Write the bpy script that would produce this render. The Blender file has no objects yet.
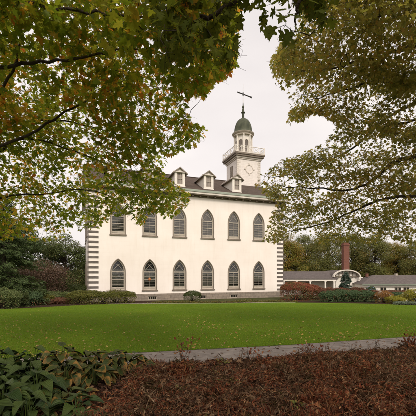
import bpy, math, random
import numpy as np
from mathutils import Vector, Matrix
from mathutils.geometry import tessellate_polygon

# ------------------------------------------------------------------ camera, sky, sun, exposure
S = bpy.context.scene
COL = S.collection
F = 340.0 / 416.0            # focal length in picture widths
HZ = 276.0                   # horizon row in the 416 px photograph
CAM_Z = 1.75
cam_data = bpy.data.cameras.new("camera")
cam_data.sensor_width = 36.0
cam_data.lens = 36.0 * F
cam_data.shift_y = (HZ - 208.0) / 416.0
cam_data.clip_end = 4000.0
cam_data.clip_start = 0.05
cam = bpy.data.objects.new("camera", cam_data)
cam.location = (0, 0, CAM_Z)
cam.rotation_euler = (math.radians(90), 0, 0)
COL.objects.link(cam)
S.camera = cam

SUN_EL, SUN_AZ = math.radians(40), math.radians(163)      # azimuth clockwise from +Y
sun_dir = Vector((math.sin(SUN_AZ) * math.cos(SUN_EL), math.cos(SUN_AZ) * math.cos(SUN_EL), math.sin(SUN_EL)))

world = bpy.data.worlds.new("World")
S.world = world
world.use_nodes = True
wn, wl = world.node_tree.nodes, world.node_tree.links
wn.clear()
sky = wn.new("ShaderNodeTexSky")
sky.sky_type = 'NISHITA'
sky.sun_disc = False
sky.sun_elevation = SUN_EL
sky.sun_rotation = SUN_AZ
sky.air_density = 1.0
sky.dust_density = 4.0
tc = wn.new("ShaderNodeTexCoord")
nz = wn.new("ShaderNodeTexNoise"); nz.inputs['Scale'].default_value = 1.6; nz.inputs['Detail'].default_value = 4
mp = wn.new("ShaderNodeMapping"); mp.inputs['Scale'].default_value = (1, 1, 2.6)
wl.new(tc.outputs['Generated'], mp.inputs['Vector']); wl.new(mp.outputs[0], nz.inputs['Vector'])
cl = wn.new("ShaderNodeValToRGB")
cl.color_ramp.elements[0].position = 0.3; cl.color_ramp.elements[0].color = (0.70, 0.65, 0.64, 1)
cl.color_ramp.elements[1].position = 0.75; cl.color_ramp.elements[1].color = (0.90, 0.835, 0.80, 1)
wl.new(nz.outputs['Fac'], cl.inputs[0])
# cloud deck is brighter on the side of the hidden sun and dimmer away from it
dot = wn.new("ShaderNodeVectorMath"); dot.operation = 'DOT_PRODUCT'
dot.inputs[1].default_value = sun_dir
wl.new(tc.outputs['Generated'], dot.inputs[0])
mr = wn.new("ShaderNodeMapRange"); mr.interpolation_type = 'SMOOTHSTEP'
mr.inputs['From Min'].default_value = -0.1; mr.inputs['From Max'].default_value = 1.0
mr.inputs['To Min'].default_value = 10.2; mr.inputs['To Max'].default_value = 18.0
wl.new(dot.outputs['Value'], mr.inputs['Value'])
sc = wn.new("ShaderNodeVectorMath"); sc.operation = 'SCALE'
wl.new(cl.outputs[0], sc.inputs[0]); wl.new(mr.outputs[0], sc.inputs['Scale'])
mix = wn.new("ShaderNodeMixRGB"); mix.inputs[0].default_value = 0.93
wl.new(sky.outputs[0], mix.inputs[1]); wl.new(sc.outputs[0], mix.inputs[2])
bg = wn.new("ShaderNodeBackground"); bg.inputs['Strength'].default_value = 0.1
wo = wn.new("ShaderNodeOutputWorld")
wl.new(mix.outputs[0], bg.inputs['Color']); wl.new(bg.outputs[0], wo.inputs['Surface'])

sd = bpy.data.lights.new("sun", 'SUN')
sd.energy = 1.5
sd.angle = math.radians(14)
sd.color = (1.0, 0.92, 0.81)
sun = bpy.data.objects.new("sun", sd)
sun.rotation_euler = sun_dir.to_track_quat('Z', 'Y').to_euler()
sun.location = (0, 0, 40)
COL.objects.link(sun)

S.view_settings.view_transform = 'Standard'
S.view_settings.look = 'None'
S.view_settings.exposure = 0.28
S.view_settings.gamma = 1.0
S.view_settings.use_curve_mapping = False
S.render.engine = 'CYCLES'
S.cycles.max_bounces = 6
S.cycles.diffuse_bounces = 3
S.cycles.glossy_bounces = 2
S.cycles.transmission_bounces = 4
S.cycles.transparent_max_bounces = 8
S.cycles.use_denoising = True
S.cycles.caustics_reflective = False
S.cycles.caustics_refractive = False

rng = np.random.default_rng(7)
random.seed(7)

# ------------------------------------------------------------------ helpers
def gz(y):
    """height of the ground at distance y from the camera"""
    y = np.asarray(y, dtype=float)
    a = np.clip((y - 5.0) / 30.0, 0, 1)
    b = np.clip((y - 50.0) / 14.0, 0, 1)
    return -1.05 * a - 1.6 * b * b * (3 - 2 * b)

def px(x, Y):            # a picture column at distance Y -> X in metres (for surveying the photo)
    return (x - 208.0) / 340.0 * Y

def pz(y, Y):
    return CAM_Z + (HZ - y) / 340.0 * Y

def tag(o, label=None, cat=None, group=None, kind=None):
    if label: o['label'] = label
    if cat: o['category'] = cat
    if group: o['group'] = group
    if kind: o['kind'] = kind
    return o

def empty(name, loc=(0, 0, 0), rz=0.0, parent=None):
    o = bpy.data.objects.new(name, None)
    o.empty_display_size = 0.3
    o.location = loc
    o.rotation_euler = (0, 0, rz)
    COL.objects.link(o)
    if parent: o.parent = parent
    return o

def mesh_obj(name, verts, faces, mat, parent=None, loc=(0, 0, 0), smooth=False):
    """verts (N,3); faces: (F,k) array or list of tuples"""
    me = bpy.data.meshes.new(name)
    verts = np.asarray(verts, dtype=np.float32).reshape(-1, 3)
    if isinstance(faces, np.ndarray):
        f, k = faces.shape
        me.vertices.add(len(verts)); me.vertices.foreach_set('co', verts.ravel())
        me.loops.add(f * k); me.loops.foreach_set('vertex_index', faces.astype(np.int32).ravel())
        me.polygons.add(f)
        me.polygons.foreach_set('loop_start', np.arange(f, dtype=np.int32) * k)
        me.update(calc_edges=True)
    else:
        me.from_pydata(verts.tolist(), [], [tuple(int(i) for i in q) for q in faces])
        me.update()
    if smooth:
        me.polygons.foreach_set('use_smooth', np.ones(len(me.polygons), dtype=bool))
    o = bpy.data.objects.new(name, me)
    if mat: me.materials.append(mat)
    o.location = loc
    COL.objects.link(o)
    if parent: o.parent = parent
    return o

class MB:
    """collects shapes for ONE mesh object"""
    def __init__(self): self.v = []; self.f = []
    def add(self, vs, fs):
        n = len(self.v)
        self.v += [tuple(map(float, p)) for p in vs]
        self.f += [tuple(i + n for i in q) for q in fs]
        return self
    def box(self, x0, x1, y0, y1, z0, z1):
        return self.add([(x0, y0, z0), (x1, y0, z0), (x1, y1, z0), (x0, y1, z0), (x0, y0, z1), (x1, y0, z1), (x1, y1, z1), (x0, y1, z1)],
                        [(0, 3, 2, 1), (4, 5, 6, 7), (0, 1, 5, 4), (1, 2, 6, 5), (2, 3, 7, 6), (3, 0, 4, 7)])
    def tube(self, pts, rad, n=6, caps=True):
        v, f = tube(np.asarray(pts, float), np.asarray(rad, float) * np.ones(len(pts)), n)
        fl = [tuple(q) for q in f]
        if caps:
            fl.append(tuple(range(n))[::-1]); m = len(v); fl.append(tuple(range(m - n, m)))
        return self.add(v, fl)
    def lathe(self, prof, n=24, c=(0, 0), a0=0.0):
        vs = []; fs = []
        for r, z in prof:
            for i in range(n):
                a = a0 + 2 * math.pi * i / n
                vs.append((c[0] + r * math.cos(a), c[1] + r * math.sin(a), z))
        for j in range(len(prof) - 1):
            for i in range(n):
                k = (i + 1) % n
                fs.append((j * n + i, j * n + k, (j + 1) * n + k, (j + 1) * n + i))
        fs.append(tuple(range(n))[::-1]); m = (len(prof) - 1) * n; fs.append(tuple(range(m, m + n)))
        return self.add(vs, fs)
    def band(self, outer, inner, y0, y1, m):
        """flat band between two 2D loops of the same length, from depth y0 to y1; m maps (u, w, depth) to xyz"""
        n = len(outer)
        vs = [m(*p, y0) for p in outer] + [m(*p, y0) for p in inner] + [m(*p, y1) for p in outer] + [m(*p, y1) for p in inner]
        fs = []
        for i in range(n):
            k = (i + 1) % n
            fs += [(i, k, n + k, n + i), (i, 2 * n + i, 2 * n + k, k), (n + i, n + k, 3 * n + k, 3 * n + i), (2 * n + i, 3 * n + i, 3 * n + k, 2 * n + k)]
        return self.add(vs, fs)
    def build(self, name, mat, parent=None, loc=(0, 0, 0), smooth=False):
        return mesh_obj(name, self.v, self.f, mat, parent, loc, smooth)

def tube(P, R, n=6):
    d = np.gradient(P, axis=0)
    d /= np.linalg.norm(d, axis=1, keepdims=True) + 1e-9
    up = np.array([0, 0, 1.0]) if abs(d[:, 2]).mean() < 0.8 else np.array([1.0, 0.1, 0])
    a = np.cross(d, up); a /= np.linalg.norm(a, axis=1, keepdims=True) + 1e-9
    b = np.cross(a, d)
    t = np.arange(n) * 2 * math.pi / n
    V = P[:, None] + R[:, None, None] * (np.cos(t)[None, :, None] * a[:, None] + np.sin(t)[None, :, None] * b[:, None])
    i = np.arange(len(P) - 1)[:, None] * n; j = np.arange(n)[None]; k = (j + 1) % n
    f = np.stack([i + j, i + k, i + n + k, i + n + j], -1).reshape(-1, 4)
    return V.reshape(-1, 3), f

def bumps(p, f=1.0, seed=0):
    """cheap smooth noise in -1..1, p (N,3)"""
    r = np.random.default_rng(seed)
    out = np.zeros(len(p))
    for o in range(6):
        k = r.normal(size=3) * f * (1.0 + 0.45 * o); out += np.sin(p @ k + r.uniform(0, 6.28)) / (1 + 0.3 * o)
    return out / 3.2

def smooth_line(pts, n):
    """Catmull-Rom through control points, n samples"""
    P = np.asarray(pts, float)
    P = np.vstack([2 * P[0] - P[1], P, 2 * P[-1] - P[-2]])
    segs = len(P) - 3
    t = np.linspace(0, segs - 1e-6, n); i = t.astype(int); u = (t - i)[:, None]
    a, b, c, d = P[i], P[i + 1], P[i + 2], P[i + 3]
    return 0.5 * ((2 * b) + (-a + c) * u + (2 * a - 5 * b + 4 * c - d) * u ** 2 + (-a + 3 * b - 3 * c + d) * u ** 3)

def inside(poly, x, y):
    poly = np.asarray(poly, float); r = np.zeros(len(x), bool); j = len(poly) - 1
    for i in range(len(poly)):
        xi, yi = poly[i]; xj, yj = poly[j]
        c = ((yi > y) != (yj > y)) & (x < (xj - xi) * (y - yi) / (yj - yi + 1e-12) + xi)
        r ^= c; j = i
    return r

# ------------------------------------------------------------------ materials
def mat_base(name, rough=0.8, spec=0.3):
    m = bpy.data.materials.new(name); m.use_nodes = True
    p = m.node_tree.nodes['Principled BSDF']
    p.inputs['Roughness'].default_value = rough
    p.inputs['Specular IOR Level'].default_value = spec
    return m, m.node_tree.nodes, m.node_tree.links, p

def ramp(n, stops):
    r = n.new("ShaderNodeValToRGB"); e = r.color_ramp.elements
    while len(e) < len(stops): e.new(0.5)
    for i, (p, c) in enumerate(stops):
        e[i].position = p; e[i].color = (*c, 1)
    return r

def noise(n, l, scale, detail=5, coord='Object', sc3=None, rough=0.6):
    t = n.new("ShaderNodeTexCoord"); z = n.new("ShaderNodeTexNoise")
    z.inputs['Scale'].default_value = scale; z.inputs['Detail'].default_value = detail; z.inputs['Roughness'].default_value = rough
    if sc3:
        mm = n.new("ShaderNodeMapping"); mm.inputs['Scale'].default_value = sc3
        l.new(t.outputs[coord], mm.inputs[0]); l.new(mm.outputs[0], z.inputs['Vector'])
    else:
        l.new(t.outputs[coord], z.inputs['Vector'])
    return z

def mixc(n, l, fac, a, b, mode='MIX'):
    m = n.new("ShaderNodeMixRGB"); m.blend_type = mode
    if isinstance(fac, float): m.inputs[0].default_value = fac
    else: l.new(fac, m.inputs[0])
    for k, s in ((1, a), (2, b)):
        if isinstance(s, tuple): m.inputs[k].default_value = (*s, 1)
        else: l.new(s, m.inputs[k])
    return m.outputs[0]

def bumpn(n, l, p, h, strength=0.3, dist=0.02):
    b = n.new("ShaderNodeBump"); b.inputs['Strength'].default_value = strength; b.inputs['Distance'].default_value = dist
    l.new(h, b.inputs['Height']); l.new(b.outputs[0], p.inputs['Normal'])

def mottled(name, c1, c2, scale=3.0, rough=0.8, spec=0.3, fine=40.0, bump=0.2, sc3=None, dist=0.01):
    m, n, l, p = mat_base(name, rough, spec)
    a = noise(n, l, scale, 6, sc3=sc3); r = ramp(n, [(0.3, c1), (0.7, c2)]); l.new(a.outputs['Fac'], r.inputs[0])
    f = noise(n, l, fine, 3)
    g = ramp(n, [(0.25, (0.74, 0.74, 0.74)), (0.75, (1.18, 1.18, 1.18))]); l.new(f.outputs['Fac'], g.inputs[0])
    l.new(mixc(n, l, 1.0, r.outputs[0], g.outputs[0], 'MULTIPLY'), p.inputs['Base Color'])
    if bump: bumpn(n, l, p, f.outputs['Fac'], bump, dist)
    return m

def leaf_mat(name, cols, patch=None, patch_scale=0.6, patch_lo=0.55, patch_hi=0.7, transl=0.35, rough=0.55, spec=0.25, darkpatch=True, tr_gain=1.4):
    """cols: list of colours picked per leaf; patch: list of colours picked per leaf where a large noise is high"""
    m, n, l, p = mat_base(name, rough, spec)
    geo = n.new("ShaderNodeNewGeometry")
    def pick(cs):
        r = n.new("ShaderNodeValToRGB"); r.color_ramp.interpolation = 'LINEAR'
        e = r.color_ramp.elements
        while len(e) < len(cs): e.new(0.5)
        for i, c in enumerate(cs):
            e[i].position = i / max(1, len(cs) - 1); e[i].color = (*c, 1)
        l.new(geo.outputs['Random Per Island'], r.inputs[0]); return r.outputs[0]
    col = pick(cols)
    if patch:
        z = noise(n, l, patch_scale, 3)
        r2 = ramp(n, [(patch_lo, (0, 0, 0)), (patch_hi, (1, 1, 1))]); l.new(z.outputs['Fac'], r2.inputs[0])
        # leaf-wise scatter of the patch edge
        w = n.new("ShaderNodeTexWhiteNoise"); w.noise_dimensions = '1D'; l.new(geo.outputs['Random Per Island'], w.inputs['W'])
        mm = n.new("ShaderNodeMath"); mm.operation = 'GREATER_THAN'; l.new(r2.outputs[0], mm.inputs[0]); l.new(w.outputs['Value'], mm.inputs[1])
        col = mixc(n, l, mm.outputs[0], col, pick(patch))
    v = noise(n, l, 30.0, 2)
    g = ramp(n, [(0.2, (0.75, 0.75, 0.75)), (0.8, (1.2, 1.2, 1.2))]); l.new(v.outputs['Fac'], g.inputs[0])
    col = mixc(n, l, 1.0, col, g.outputs[0], 'MULTIPLY')
    l.new(col, p.inputs['Base Color'])
    tr = n.new("ShaderNodeBsdfTranslucent")
    tcol = mixc(n, l, 1.0, col, (tr_gain, tr_gain * 1.02, tr_gain * 0.7), 'MULTIPLY')
    l.new(tcol, tr.inputs['Color'])
    ms = n.new("ShaderNodeMixShader"); ms.inputs[0].default_value = transl
    out = n['Material Output']
    l.new(p.outputs[0], ms.inputs[1]); l.new(tr.outputs[0], ms.inputs[2]); l.new(ms.outputs[0], out.inputs['Surface'])
    return m

M = {}
M['bark'] = mottled("bark", (0.035, 0.027, 0.02), (0.09, 0.072, 0.055), 2.5, 0.95, 0.1, 25, 0.8, (3, 3, 0.7), 0.03)
M['twig'] = mottled("twig_bark", (0.03, 0.022, 0.016), (0.06, 0.045, 0.033), 6, 0.95, 0.1, 60, 0.0)

# lawn: fine green with mown unevenness
def grass_soil():
    m, n, l, p = mat_base("lawn_turf", 0.95, 0.1)
    a = noise(n, l, 0.35, 5); f = noise(n, l, 55, 4); k = noise(n, l, 6, 4, sc3=(0.25, 1.6, 1))
    r = ramp(n, [(0.3, (0.075, 0.13, 0.006)), (0.55, (0.11, 0.18, 0.009)), (0.75, (0.155, 0.215, 0.012))]); l.new(a.outputs['Fac'], r.inputs[0])
    g = ramp(n, [(0.3, (0.62, 0.62, 0.55)), (0.7, (1.25, 1.25, 1.25))]); l.new(f.outputs['Fac'], g.inputs[0])
    h = ramp(n, [(0.35, (0.85, 0.88, 0.85)), (0.65, (1.12, 1.1, 1.1))]); l.new(k.outputs['Fac'], h.inputs[0])
    c = mixc(n, l, 1.0, r.outputs[0], g.outputs[0], 'MULTIPLY'); c = mixc(n, l, 1.0, c, h.outputs[0], 'MULTIPLY')
    l.new(c, p.inputs['Base Color']); bumpn(n, l, p, f.outputs['Fac'], 0.8, 0.03)
    return m
M['lawn'] = grass_soil()
M['ground'] = mottled("rough_ground", (0.035, 0.045, 0.012), (0.07, 0.07, 0.025), 0.4, 0.95, 0.1, 20, 0.5, None, 0.05)
M['mulch'] = mottled("mulch", (0.022, 0.013, 0.008), (0.065, 0.036, 0.022), 5, 0.95, 0.1, 70, 1.0, None, 0.03)
M['path'] = mottled("path_paving", (0.13, 0.108, 0.094), (0.27, 0.232, 0.205), 3.5, 0.9, 0.2, 75, 0.9, None, 0.008)
M['edging'] = mottled("stone_edging", (0.22, 0.19, 0.14), (0.34, 0.3, 0.23), 3, 0.9, 0.2, 60, 0.3)

def wall_mat():
    m, n, l, p = mat_base("cream_stucco", 0.85, 0.2)
    a = noise(n, l, 0.35, 6); r = ramp(n, [(0.3, (0.80, 0.715, 0.64)), (0.7, (0.86, 0.79, 0.72))]); l.new(a.outputs['Fac'], r.inputs[0])
    s = noise(n, l, 1.2, 6, sc3=(2.2, 2.2, 0.22)); g = ramp(n, [(0.3, (0.955, 0.945, 0.93)), (0.5, (1, 1, 1))]); l.new(s.outputs['Fac'], g.inputs[0])
    b = n.new("ShaderNodeTexBrick"); b.inputs['Scale'].default_value = 1.0
    b.inputs['Brick Width'].default_value = 1.1; b.inputs['Row Height'].default_value = 0.42; b.inputs['Mortar Size'].default_value = 0.01; b.inputs['Mortar Smooth'].default_value = 0.5
    b.inputs['Color1'].default_value = (1, 1, 1, 1); b.inputs['Color2'].default_value = (0.985, 0.985, 0.98, 1); b.inputs['Mortar'].default_value = (0.96, 0.95, 0.945, 1)
    t = n.new("ShaderNodeTexCoord"); sx = n.new("ShaderNodeSeparateXYZ"); cx = n.new("ShaderNodeCombineXYZ")
    l.new(t.outputs['Object'], sx.inputs[0])
    ad = n.new("ShaderNodeMath"); ad.operation = 'ADD'; l.new(sx.outputs[0], ad.inputs[0]); l.new(sx.outputs[1], ad.inputs[1])
    l.new(ad.outputs[0], cx.inputs[0]); l.new(sx.outputs[2], cx.inputs[1]); l.new(cx.outputs[0], b.inputs['Vector'])
    c = mixc(n, l, 1.0, r.outputs[0], g.outputs[0], 'MULTIPLY'); c = mixc(n, l, 1.0, c, b.outputs[0], 'MULTIPLY')
    l.new(c, p.inputs['Base Color'])
    f = noise(n, l, 35, 4); bumpn(n, l, p, f.outputs['Fac'], 0.25, 0.01)
    return m
M['wall'] = wall_mat()
M['quoin'] = mottled("weathered_quoin", (0.105, 0.088, 0.075), (0.175, 0.148, 0.128), 2.5, 0.85, 0.2, 40, 0.3)
M['trim_dark'] = mottled("grey_brown_trim", (0.15, 0.12, 0.09), (0.235, 0.19, 0.148), 2, 0.75, 0.3, 40, 0.1)
M['trim_tan'] = mottled("pale_sash", (0.36, 0.31, 0.245), (0.48, 0.42, 0.34), 3, 0.7, 0.3, 40, 0.05)
M['white'] = mottled("white_paint", (0.68, 0.62, 0.54), (0.79, 0.74, 0.66), 2, 0.65, 0.3, 30, 0.1)
M['offwhite'] = mottled("aged_white_paint", (0.55, 0.49, 0.42), (0.70, 0.64, 0.56), 2, 0.75, 0.3, 25, 0.15, (1, 1, 0.3))
M['shadowtrim'] = mottled("shaded_cornice_trim", (0.16, 0.125, 0.095), (0.24, 0.195, 0.15), 2, 0.8, 0.2, 30, 0.1)  # eave shade put into the brown of soffit, frieze and brackets
M['copper'] = mottled("green_copper", (0.15, 0.175, 0.13), (0.24, 0.26, 0.20), 1.5, 0.7, 0.3, 20, 0.1, (0.6, 3, 3))
M['dome'] = mottled("dark_green_copper", (0.044, 0.050, 0.033), (0.105, 0.110, 0.070), 2.5, 0.8, 0.2, 20, 0.1, (1, 1, 0.35))
M['iron'] = mottled("dark_iron", (0.03, 0.028, 0.025), (0.06, 0.055, 0.05), 3, 0.6, 0.4, 30, 0.0)
M['blind'] = mottled("grey_blind_slats", (0.24, 0.225, 0.18), (0.34, 0.32, 0.26), 1.5, 0.7, 0.2, 20, 0.0)
M['blind_pale'] = mottled("pale_shade_cloth", (0.30, 0.255, 0.225), (0.40, 0.345, 0.30), 0.8, 0.8, 0.2, 10, 0.0, (1, 1, 0.4))
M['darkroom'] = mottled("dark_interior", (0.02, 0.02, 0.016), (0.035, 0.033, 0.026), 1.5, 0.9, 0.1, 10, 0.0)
def stone_mat(name, c1, c2, mort, w, h, ms=0.02, off=0.5, var=.25):
    m, n, l, p = mat_base(name, 0.9, 0.2)
    t = n.new("ShaderNodeTexCoord"); sx = n.new("ShaderNodeSeparateXYZ"); cx = n.new("ShaderNodeCombineXYZ")
    l.new(t.outputs['Object'], sx.inputs[0])
    ad = n.new("ShaderNodeMath"); ad.operation = 'ADD'; l.new(sx.outputs[0], ad.inputs[0]); l.new(sx.outputs[1], ad.inputs[1])
    l.new(ad.outputs[0], cx.inputs[0]); l.new(sx.outputs[2], cx.inputs[1])
    b = n.new("ShaderNodeTexBrick"); b.inputs['Scale'].default_value = 1.0; b.offset = off
    b.inputs['Brick Width'].default_value = w; b.inputs['Row Height'].default_value = h; b.inputs['Mortar Size'].default_value = ms
    b.inputs['Color1'].default_value = (*c1, 1); b.inputs['Color2'].default_value = (*c2, 1); b.inputs['Mortar'].default_value = (*mort, 1)
    l.new(cx.outputs[0], b.inputs['Vector'])
    f = noise(n, l, 4, 6); g = ramp(n, [(0.3, (1 - var,) * 3), (0.7, (1 + var * .6,) * 3)]); l.new(f.outputs['Fac'], g.inputs[0])
    l.new(mixc(n, l, 1.0, b.outputs[0], g.outputs[0], 'MULTIPLY'), p.inputs['Base Color'])
    bumpn(n, l, p, b.outputs['Fac'], -0.4, 0.02)
    return m
M['stone'] = stone_mat("foundation_stone", (0.30, 0.245, 0.19), (0.23, 0.19, 0.155), (0.17, 0.14, 0.115), 0.75, 0.34)
M['brick'] = stone_mat("red_brick", (0.20, 0.065, 0.042), (0.15, 0.048, 0.034), (0.18, 0.12, 0.09), 0.24, 0.09, 0.012)
M['shingle'] = stone_mat("brown_shingles", (0.105, 0.075, 0.058), (0.07, 0.05, 0.038), (0.035, 0.026, 0.02), 0.3, 0.14, 0.012)
M['shingle2'] = stone_mat("grey_brown_shingles", (0.14, 0.115, 0.105), (0.105, 0.085, 0.078), (0.06, 0.05, 0.045), 0.4, 0.1, 0.012)

def glass_mat():
    m, n, l, p = mat_base("window_glass", 0.08, 0.5)
    n.remove(p)
    tr = n.new("ShaderNodeBsdfTransparent"); tr.inputs[0].default_value = (0.86, 0.88, 0.86, 1)
    gl = n.new("ShaderNodeBsdfGlossy"); gl.inputs['Roughness'].default_value = 0.04
    z = noise(n, l, 2.2, 2); b = n.new("ShaderNodeBump"); b.inputs['Strength'].default_value = 0.25; b.inputs['Distance'].default_value = 0.02
    l.new(z.outputs['Fac'], b.inputs['Height']); l.new(b.outputs[0], gl.inputs['Normal'])
    fr = n.new("ShaderNodeFresnel"); fr.inputs[0].default_value = 1.6
    ms = n.new("ShaderNodeMixShader"); l.new(fr.outputs[0], ms.inputs[0]); l.new(tr.outputs[0], ms.inputs[1]); l.new(gl.outputs[0], ms.inputs[2])
    l.new(ms.outputs[0], n['Material Output'].inputs['Surface'])
    return m
M['glass'] = glass_mat()

# ------------------------------------------------------------------ ground, lawn, path, beds
def far_edge(X):
    xs = [-45, -24, -15.3, -13.6, -12.6, -11.2, -6.7, 0, 7.6, 13.6, 16.5, 18.7, 24, 60]
    ys = [19, 22, 24.8, 26.6, 29.0, 31.6, 33.4, 34.2, 35.9, 35.2, 33.0, 30.8, 28.5, 25]
    return np.interp(X, xs, ys)
def near_edge(X): return 8.72 + 0.28 * np.asarray(X, float) + .09 * np.clip(np.asarray(X, float) - 2, 0, 30) + 0.02 * np.sin(np.asarray(X) * 9.0) * np.sin(np.asarray(X) * 2.3)

def sheet(name, X, Y0, Y1, rows, dz, mat):
    X = np.asarray(X, float); t = np.linspace(0, 1, rows)[:, None]
    Y = Y0[None] * (1 - t) + Y1[None] * t
    V = np.stack([np.broadcast_to(X, Y.shape), Y, gz(Y) + dz], -1).reshape(-1, 3)
    nx = len(X); i = np.arange(rows - 1)[:, None] * nx; j = np.arange(nx - 1)[None]
    f = np.stack([i + j, i + j + 1, i + nx + j + 1, i + nx + j], -1).reshape(-1, 4)
    return mesh_obj(name, V, f, mat)

gx = np.concatenate([[-2500, -600, -200], np.linspace(-80, 90, 40), [200, 600, 2500]])
gy = np.concatenate([[-2500, -600, -100], np.linspace(-20, 5, 6), np.linspace(6, 36, 31), [40, 45], np.linspace(50, 64, 15), [70, 90, 140, 400, 2600]])
GX, GY = np.meshgrid(gx, gy)
V = np.stack([GX, GY, gz(GY)], -1).reshape(-1, 3)
nx = len(gx); i = np.arange(len(gy) - 1)[:, None] * nx; j = np.arange(nx - 1)[None]
tag(mesh_obj("ground", V, np.stack([i + j, i + j + 1, i + nx + j + 1, i + nx + j], -1).reshape(-1, 4), M['ground']), kind='structure')

X = np.linspace(-40, 50, 361)
tag(sheet("lawn", X, near_edge(X), far_edge(X), 60, 0.012, M['lawn']), kind='structure')
PATH_W = 1.55
Xp = np.linspace(-14, 40, 217)
tag(sheet("path", Xp, near_edge(Xp) - PATH_W, near_edge(Xp) + 0.03, 4, 0.004, M['path']), kind='structure')
Xb = np.linspace(-14, 40, 217)
tag(sheet("planting_bed", Xb, np.full_like(Xb, 1.0), near_edge(Xb) - PATH_W - 0.01, 14, 0.008, M['mulch']), kind='structure')
Xf = np.linspace(-22, 30, 105)
tag(sheet("foundation_bed", Xf, far_edge(Xf) + 0.16, np.maximum(far_edge(Xf) + 3.2, 38), 16, 0.006, M['mulch']), kind='structure')

# pale stone edging between lawn and the bed along the temple
e = MB()
xs = np.linspace(-9.5, 9.2, 75)
for a, b in zip(xs[:-1], xs[1:]):
    ya, yb = float(far_edge(a)), float(far_edge(b)); za, zb = float(gz(ya)), float(gz(yb))
    b2 = b - 0.012
    vs = [(a, ya, za - .03), (b2, yb, zb - .03), (b2, yb + .15, zb - .03), (a, ya + .15, za - .03),
          (a, ya, za + .05), (b2, yb, zb + .05), (b2, yb + .15, zb + .05), (a, ya + .15, za + .05)]
    e.add(vs, [(0, 3, 2, 1), (4, 5, 6, 7), (0, 1, 5, 4), (1, 2, 6, 5), (2, 3, 7, 6), (3, 0, 4, 7)])
tag(e.build("stone_edging", M['edging']), "pale stone edging strip between the lawn and the bed along the white temple", "edging", kind='structure')

# ------------------------------------------------------------------ the temple
TH = math.atan(0.380)
AX, AY = -12.85, 36.4
ZB = CAM_Z                       # heights below are measured from eye level
L, D = 24.4, 16.0
temple = empty("temple", (AX, AY, -1.15), TH)
tag(temple, "large cream two-storey temple with pointed arch windows, dormers and domed tower", "temple")
def zz(h): return h + CAM_Z + 1.15      # height above eye level -> local z
BASE = zz(-2.9); FT = zz(-2.02); WT = zz(9.45)

def gothic(w, h, n=9):
    """pointed-arch loop, centred at u=0, base at w=0"""
    R = 1.1 * w; hw = w / 2
    rise = math.sqrt(R * R - (R - hw) ** 2); sp = h - rise
    pts = [(-hw, 0), (hw, 0)]
    a1 = math.asin(rise / R)
    for k in range(n + 1):
        a = a1 * k / n; pts.append((hw - R + R * math.cos(a), sp + R * math.sin(a)))
    for k in range(n - 1, -1, -1):
        a = a1 * k / n; pts.append((-(hw - R + R * math.cos(a)), sp + R * math.sin(a)))
    return pts

W_W, W_H = 1.52, 3.42
def wall_with_holes(mb, frame, length, z0, z1, holes, depth=0.28):
    """frame(u, w, d) -> xyz; holes: loops in (u,w)"""
    outer = [(0, z0), (length, z0), (length, z1), (0, z1)]
    loops = [[Vector((*p, 0)) for p in outer]] + [[Vector((*p, 0)) for p in h[::-1]] for h in holes]
    flat = [p for lp in loops for p in lp]
    mb.add([frame(p.x, p.y, 0) for p in flat], [tuple(t) for t in tessellate_polygon(loops)])
    for h in holes:
        n = len(h)
        mb.add([frame(*p, 0) for p in h] + [frame(*p, depth) for p in h], [(i, (i + 1) % n, n + (i + 1) % n, n + i) for i in range(n)])

front = lambda u, w, d: (u, d, w)
west = lambda u, w, d: (d, D - u, w)
def shifted(lp, du, dw): return [(p[0] + du, p[1] + dw) for p in lp]

win_s = [3.13 + 3.52 * k for k in range(6)]
low_z, up_z = zz(-1.56), zz(4.62)
g_lp = gothic(W_W, W_H)
base_lp = [(-0.5, 0), (0.5, 0), (0.5, 0.42), (-0.5, 0.42)]
mb = MB()
wall_with_holes(mb, front, L, FT, WT, [shifted(g_lp, s, z) for s in win_s for z in (low_z, up_z)])
west_u = [3.2, 8.0, 12.8]
wall_with_holes(mb, west, D, FT, WT, [shifted(g_lp, s, z) for s in west_u for z in (low_z, up_z)])
mb.add([(L, 0, FT), (L, D, FT), (L, D, WT), (L, 0, WT)], [(0, 1, 2, 3)])
mb.add([(L, D, FT), (0, D, FT), (0, D, WT), (L, D, WT)], [(0, 1, 2, 3)])
RZ = zz(14.2); EZ = zz(10.25)
for x in (0.0, L):                                                         # gable ends
    mb.add([(x, 0, WT), (x, D, WT), (x, D, EZ), (x, D / 2, RZ - 0.25), (x, 0, EZ)], [(0, 1, 2, 3, 4)])
mb.build("wall", M['wall'], temple)

# foundation
mb = MB()
fw = lambda u, w, d: (u - 0.06, d - 0.06, w)
bas_s = [6.95, 13.0, 17.2]
wall_with_holes(mb, fw, L + 0.12, BASE - 0.4, FT, [shifted(base_lp, s + .06, zz(-2.72)) for s in bas_s], 0.25)
mb.add([(-.06, -.06, FT), (L + .06, -.06, FT), (L + .06, 0, FT), (-.06, 0, FT)], [(0, 1, 2, 3)])
mb.box(-.06, .0, -.05, D + .06, BASE - .4, FT); mb.box(L, L + .06, -.05, D + .06, BASE - .4, FT)
fnd = mb.build("foundation", M['stone'], temple)

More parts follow.
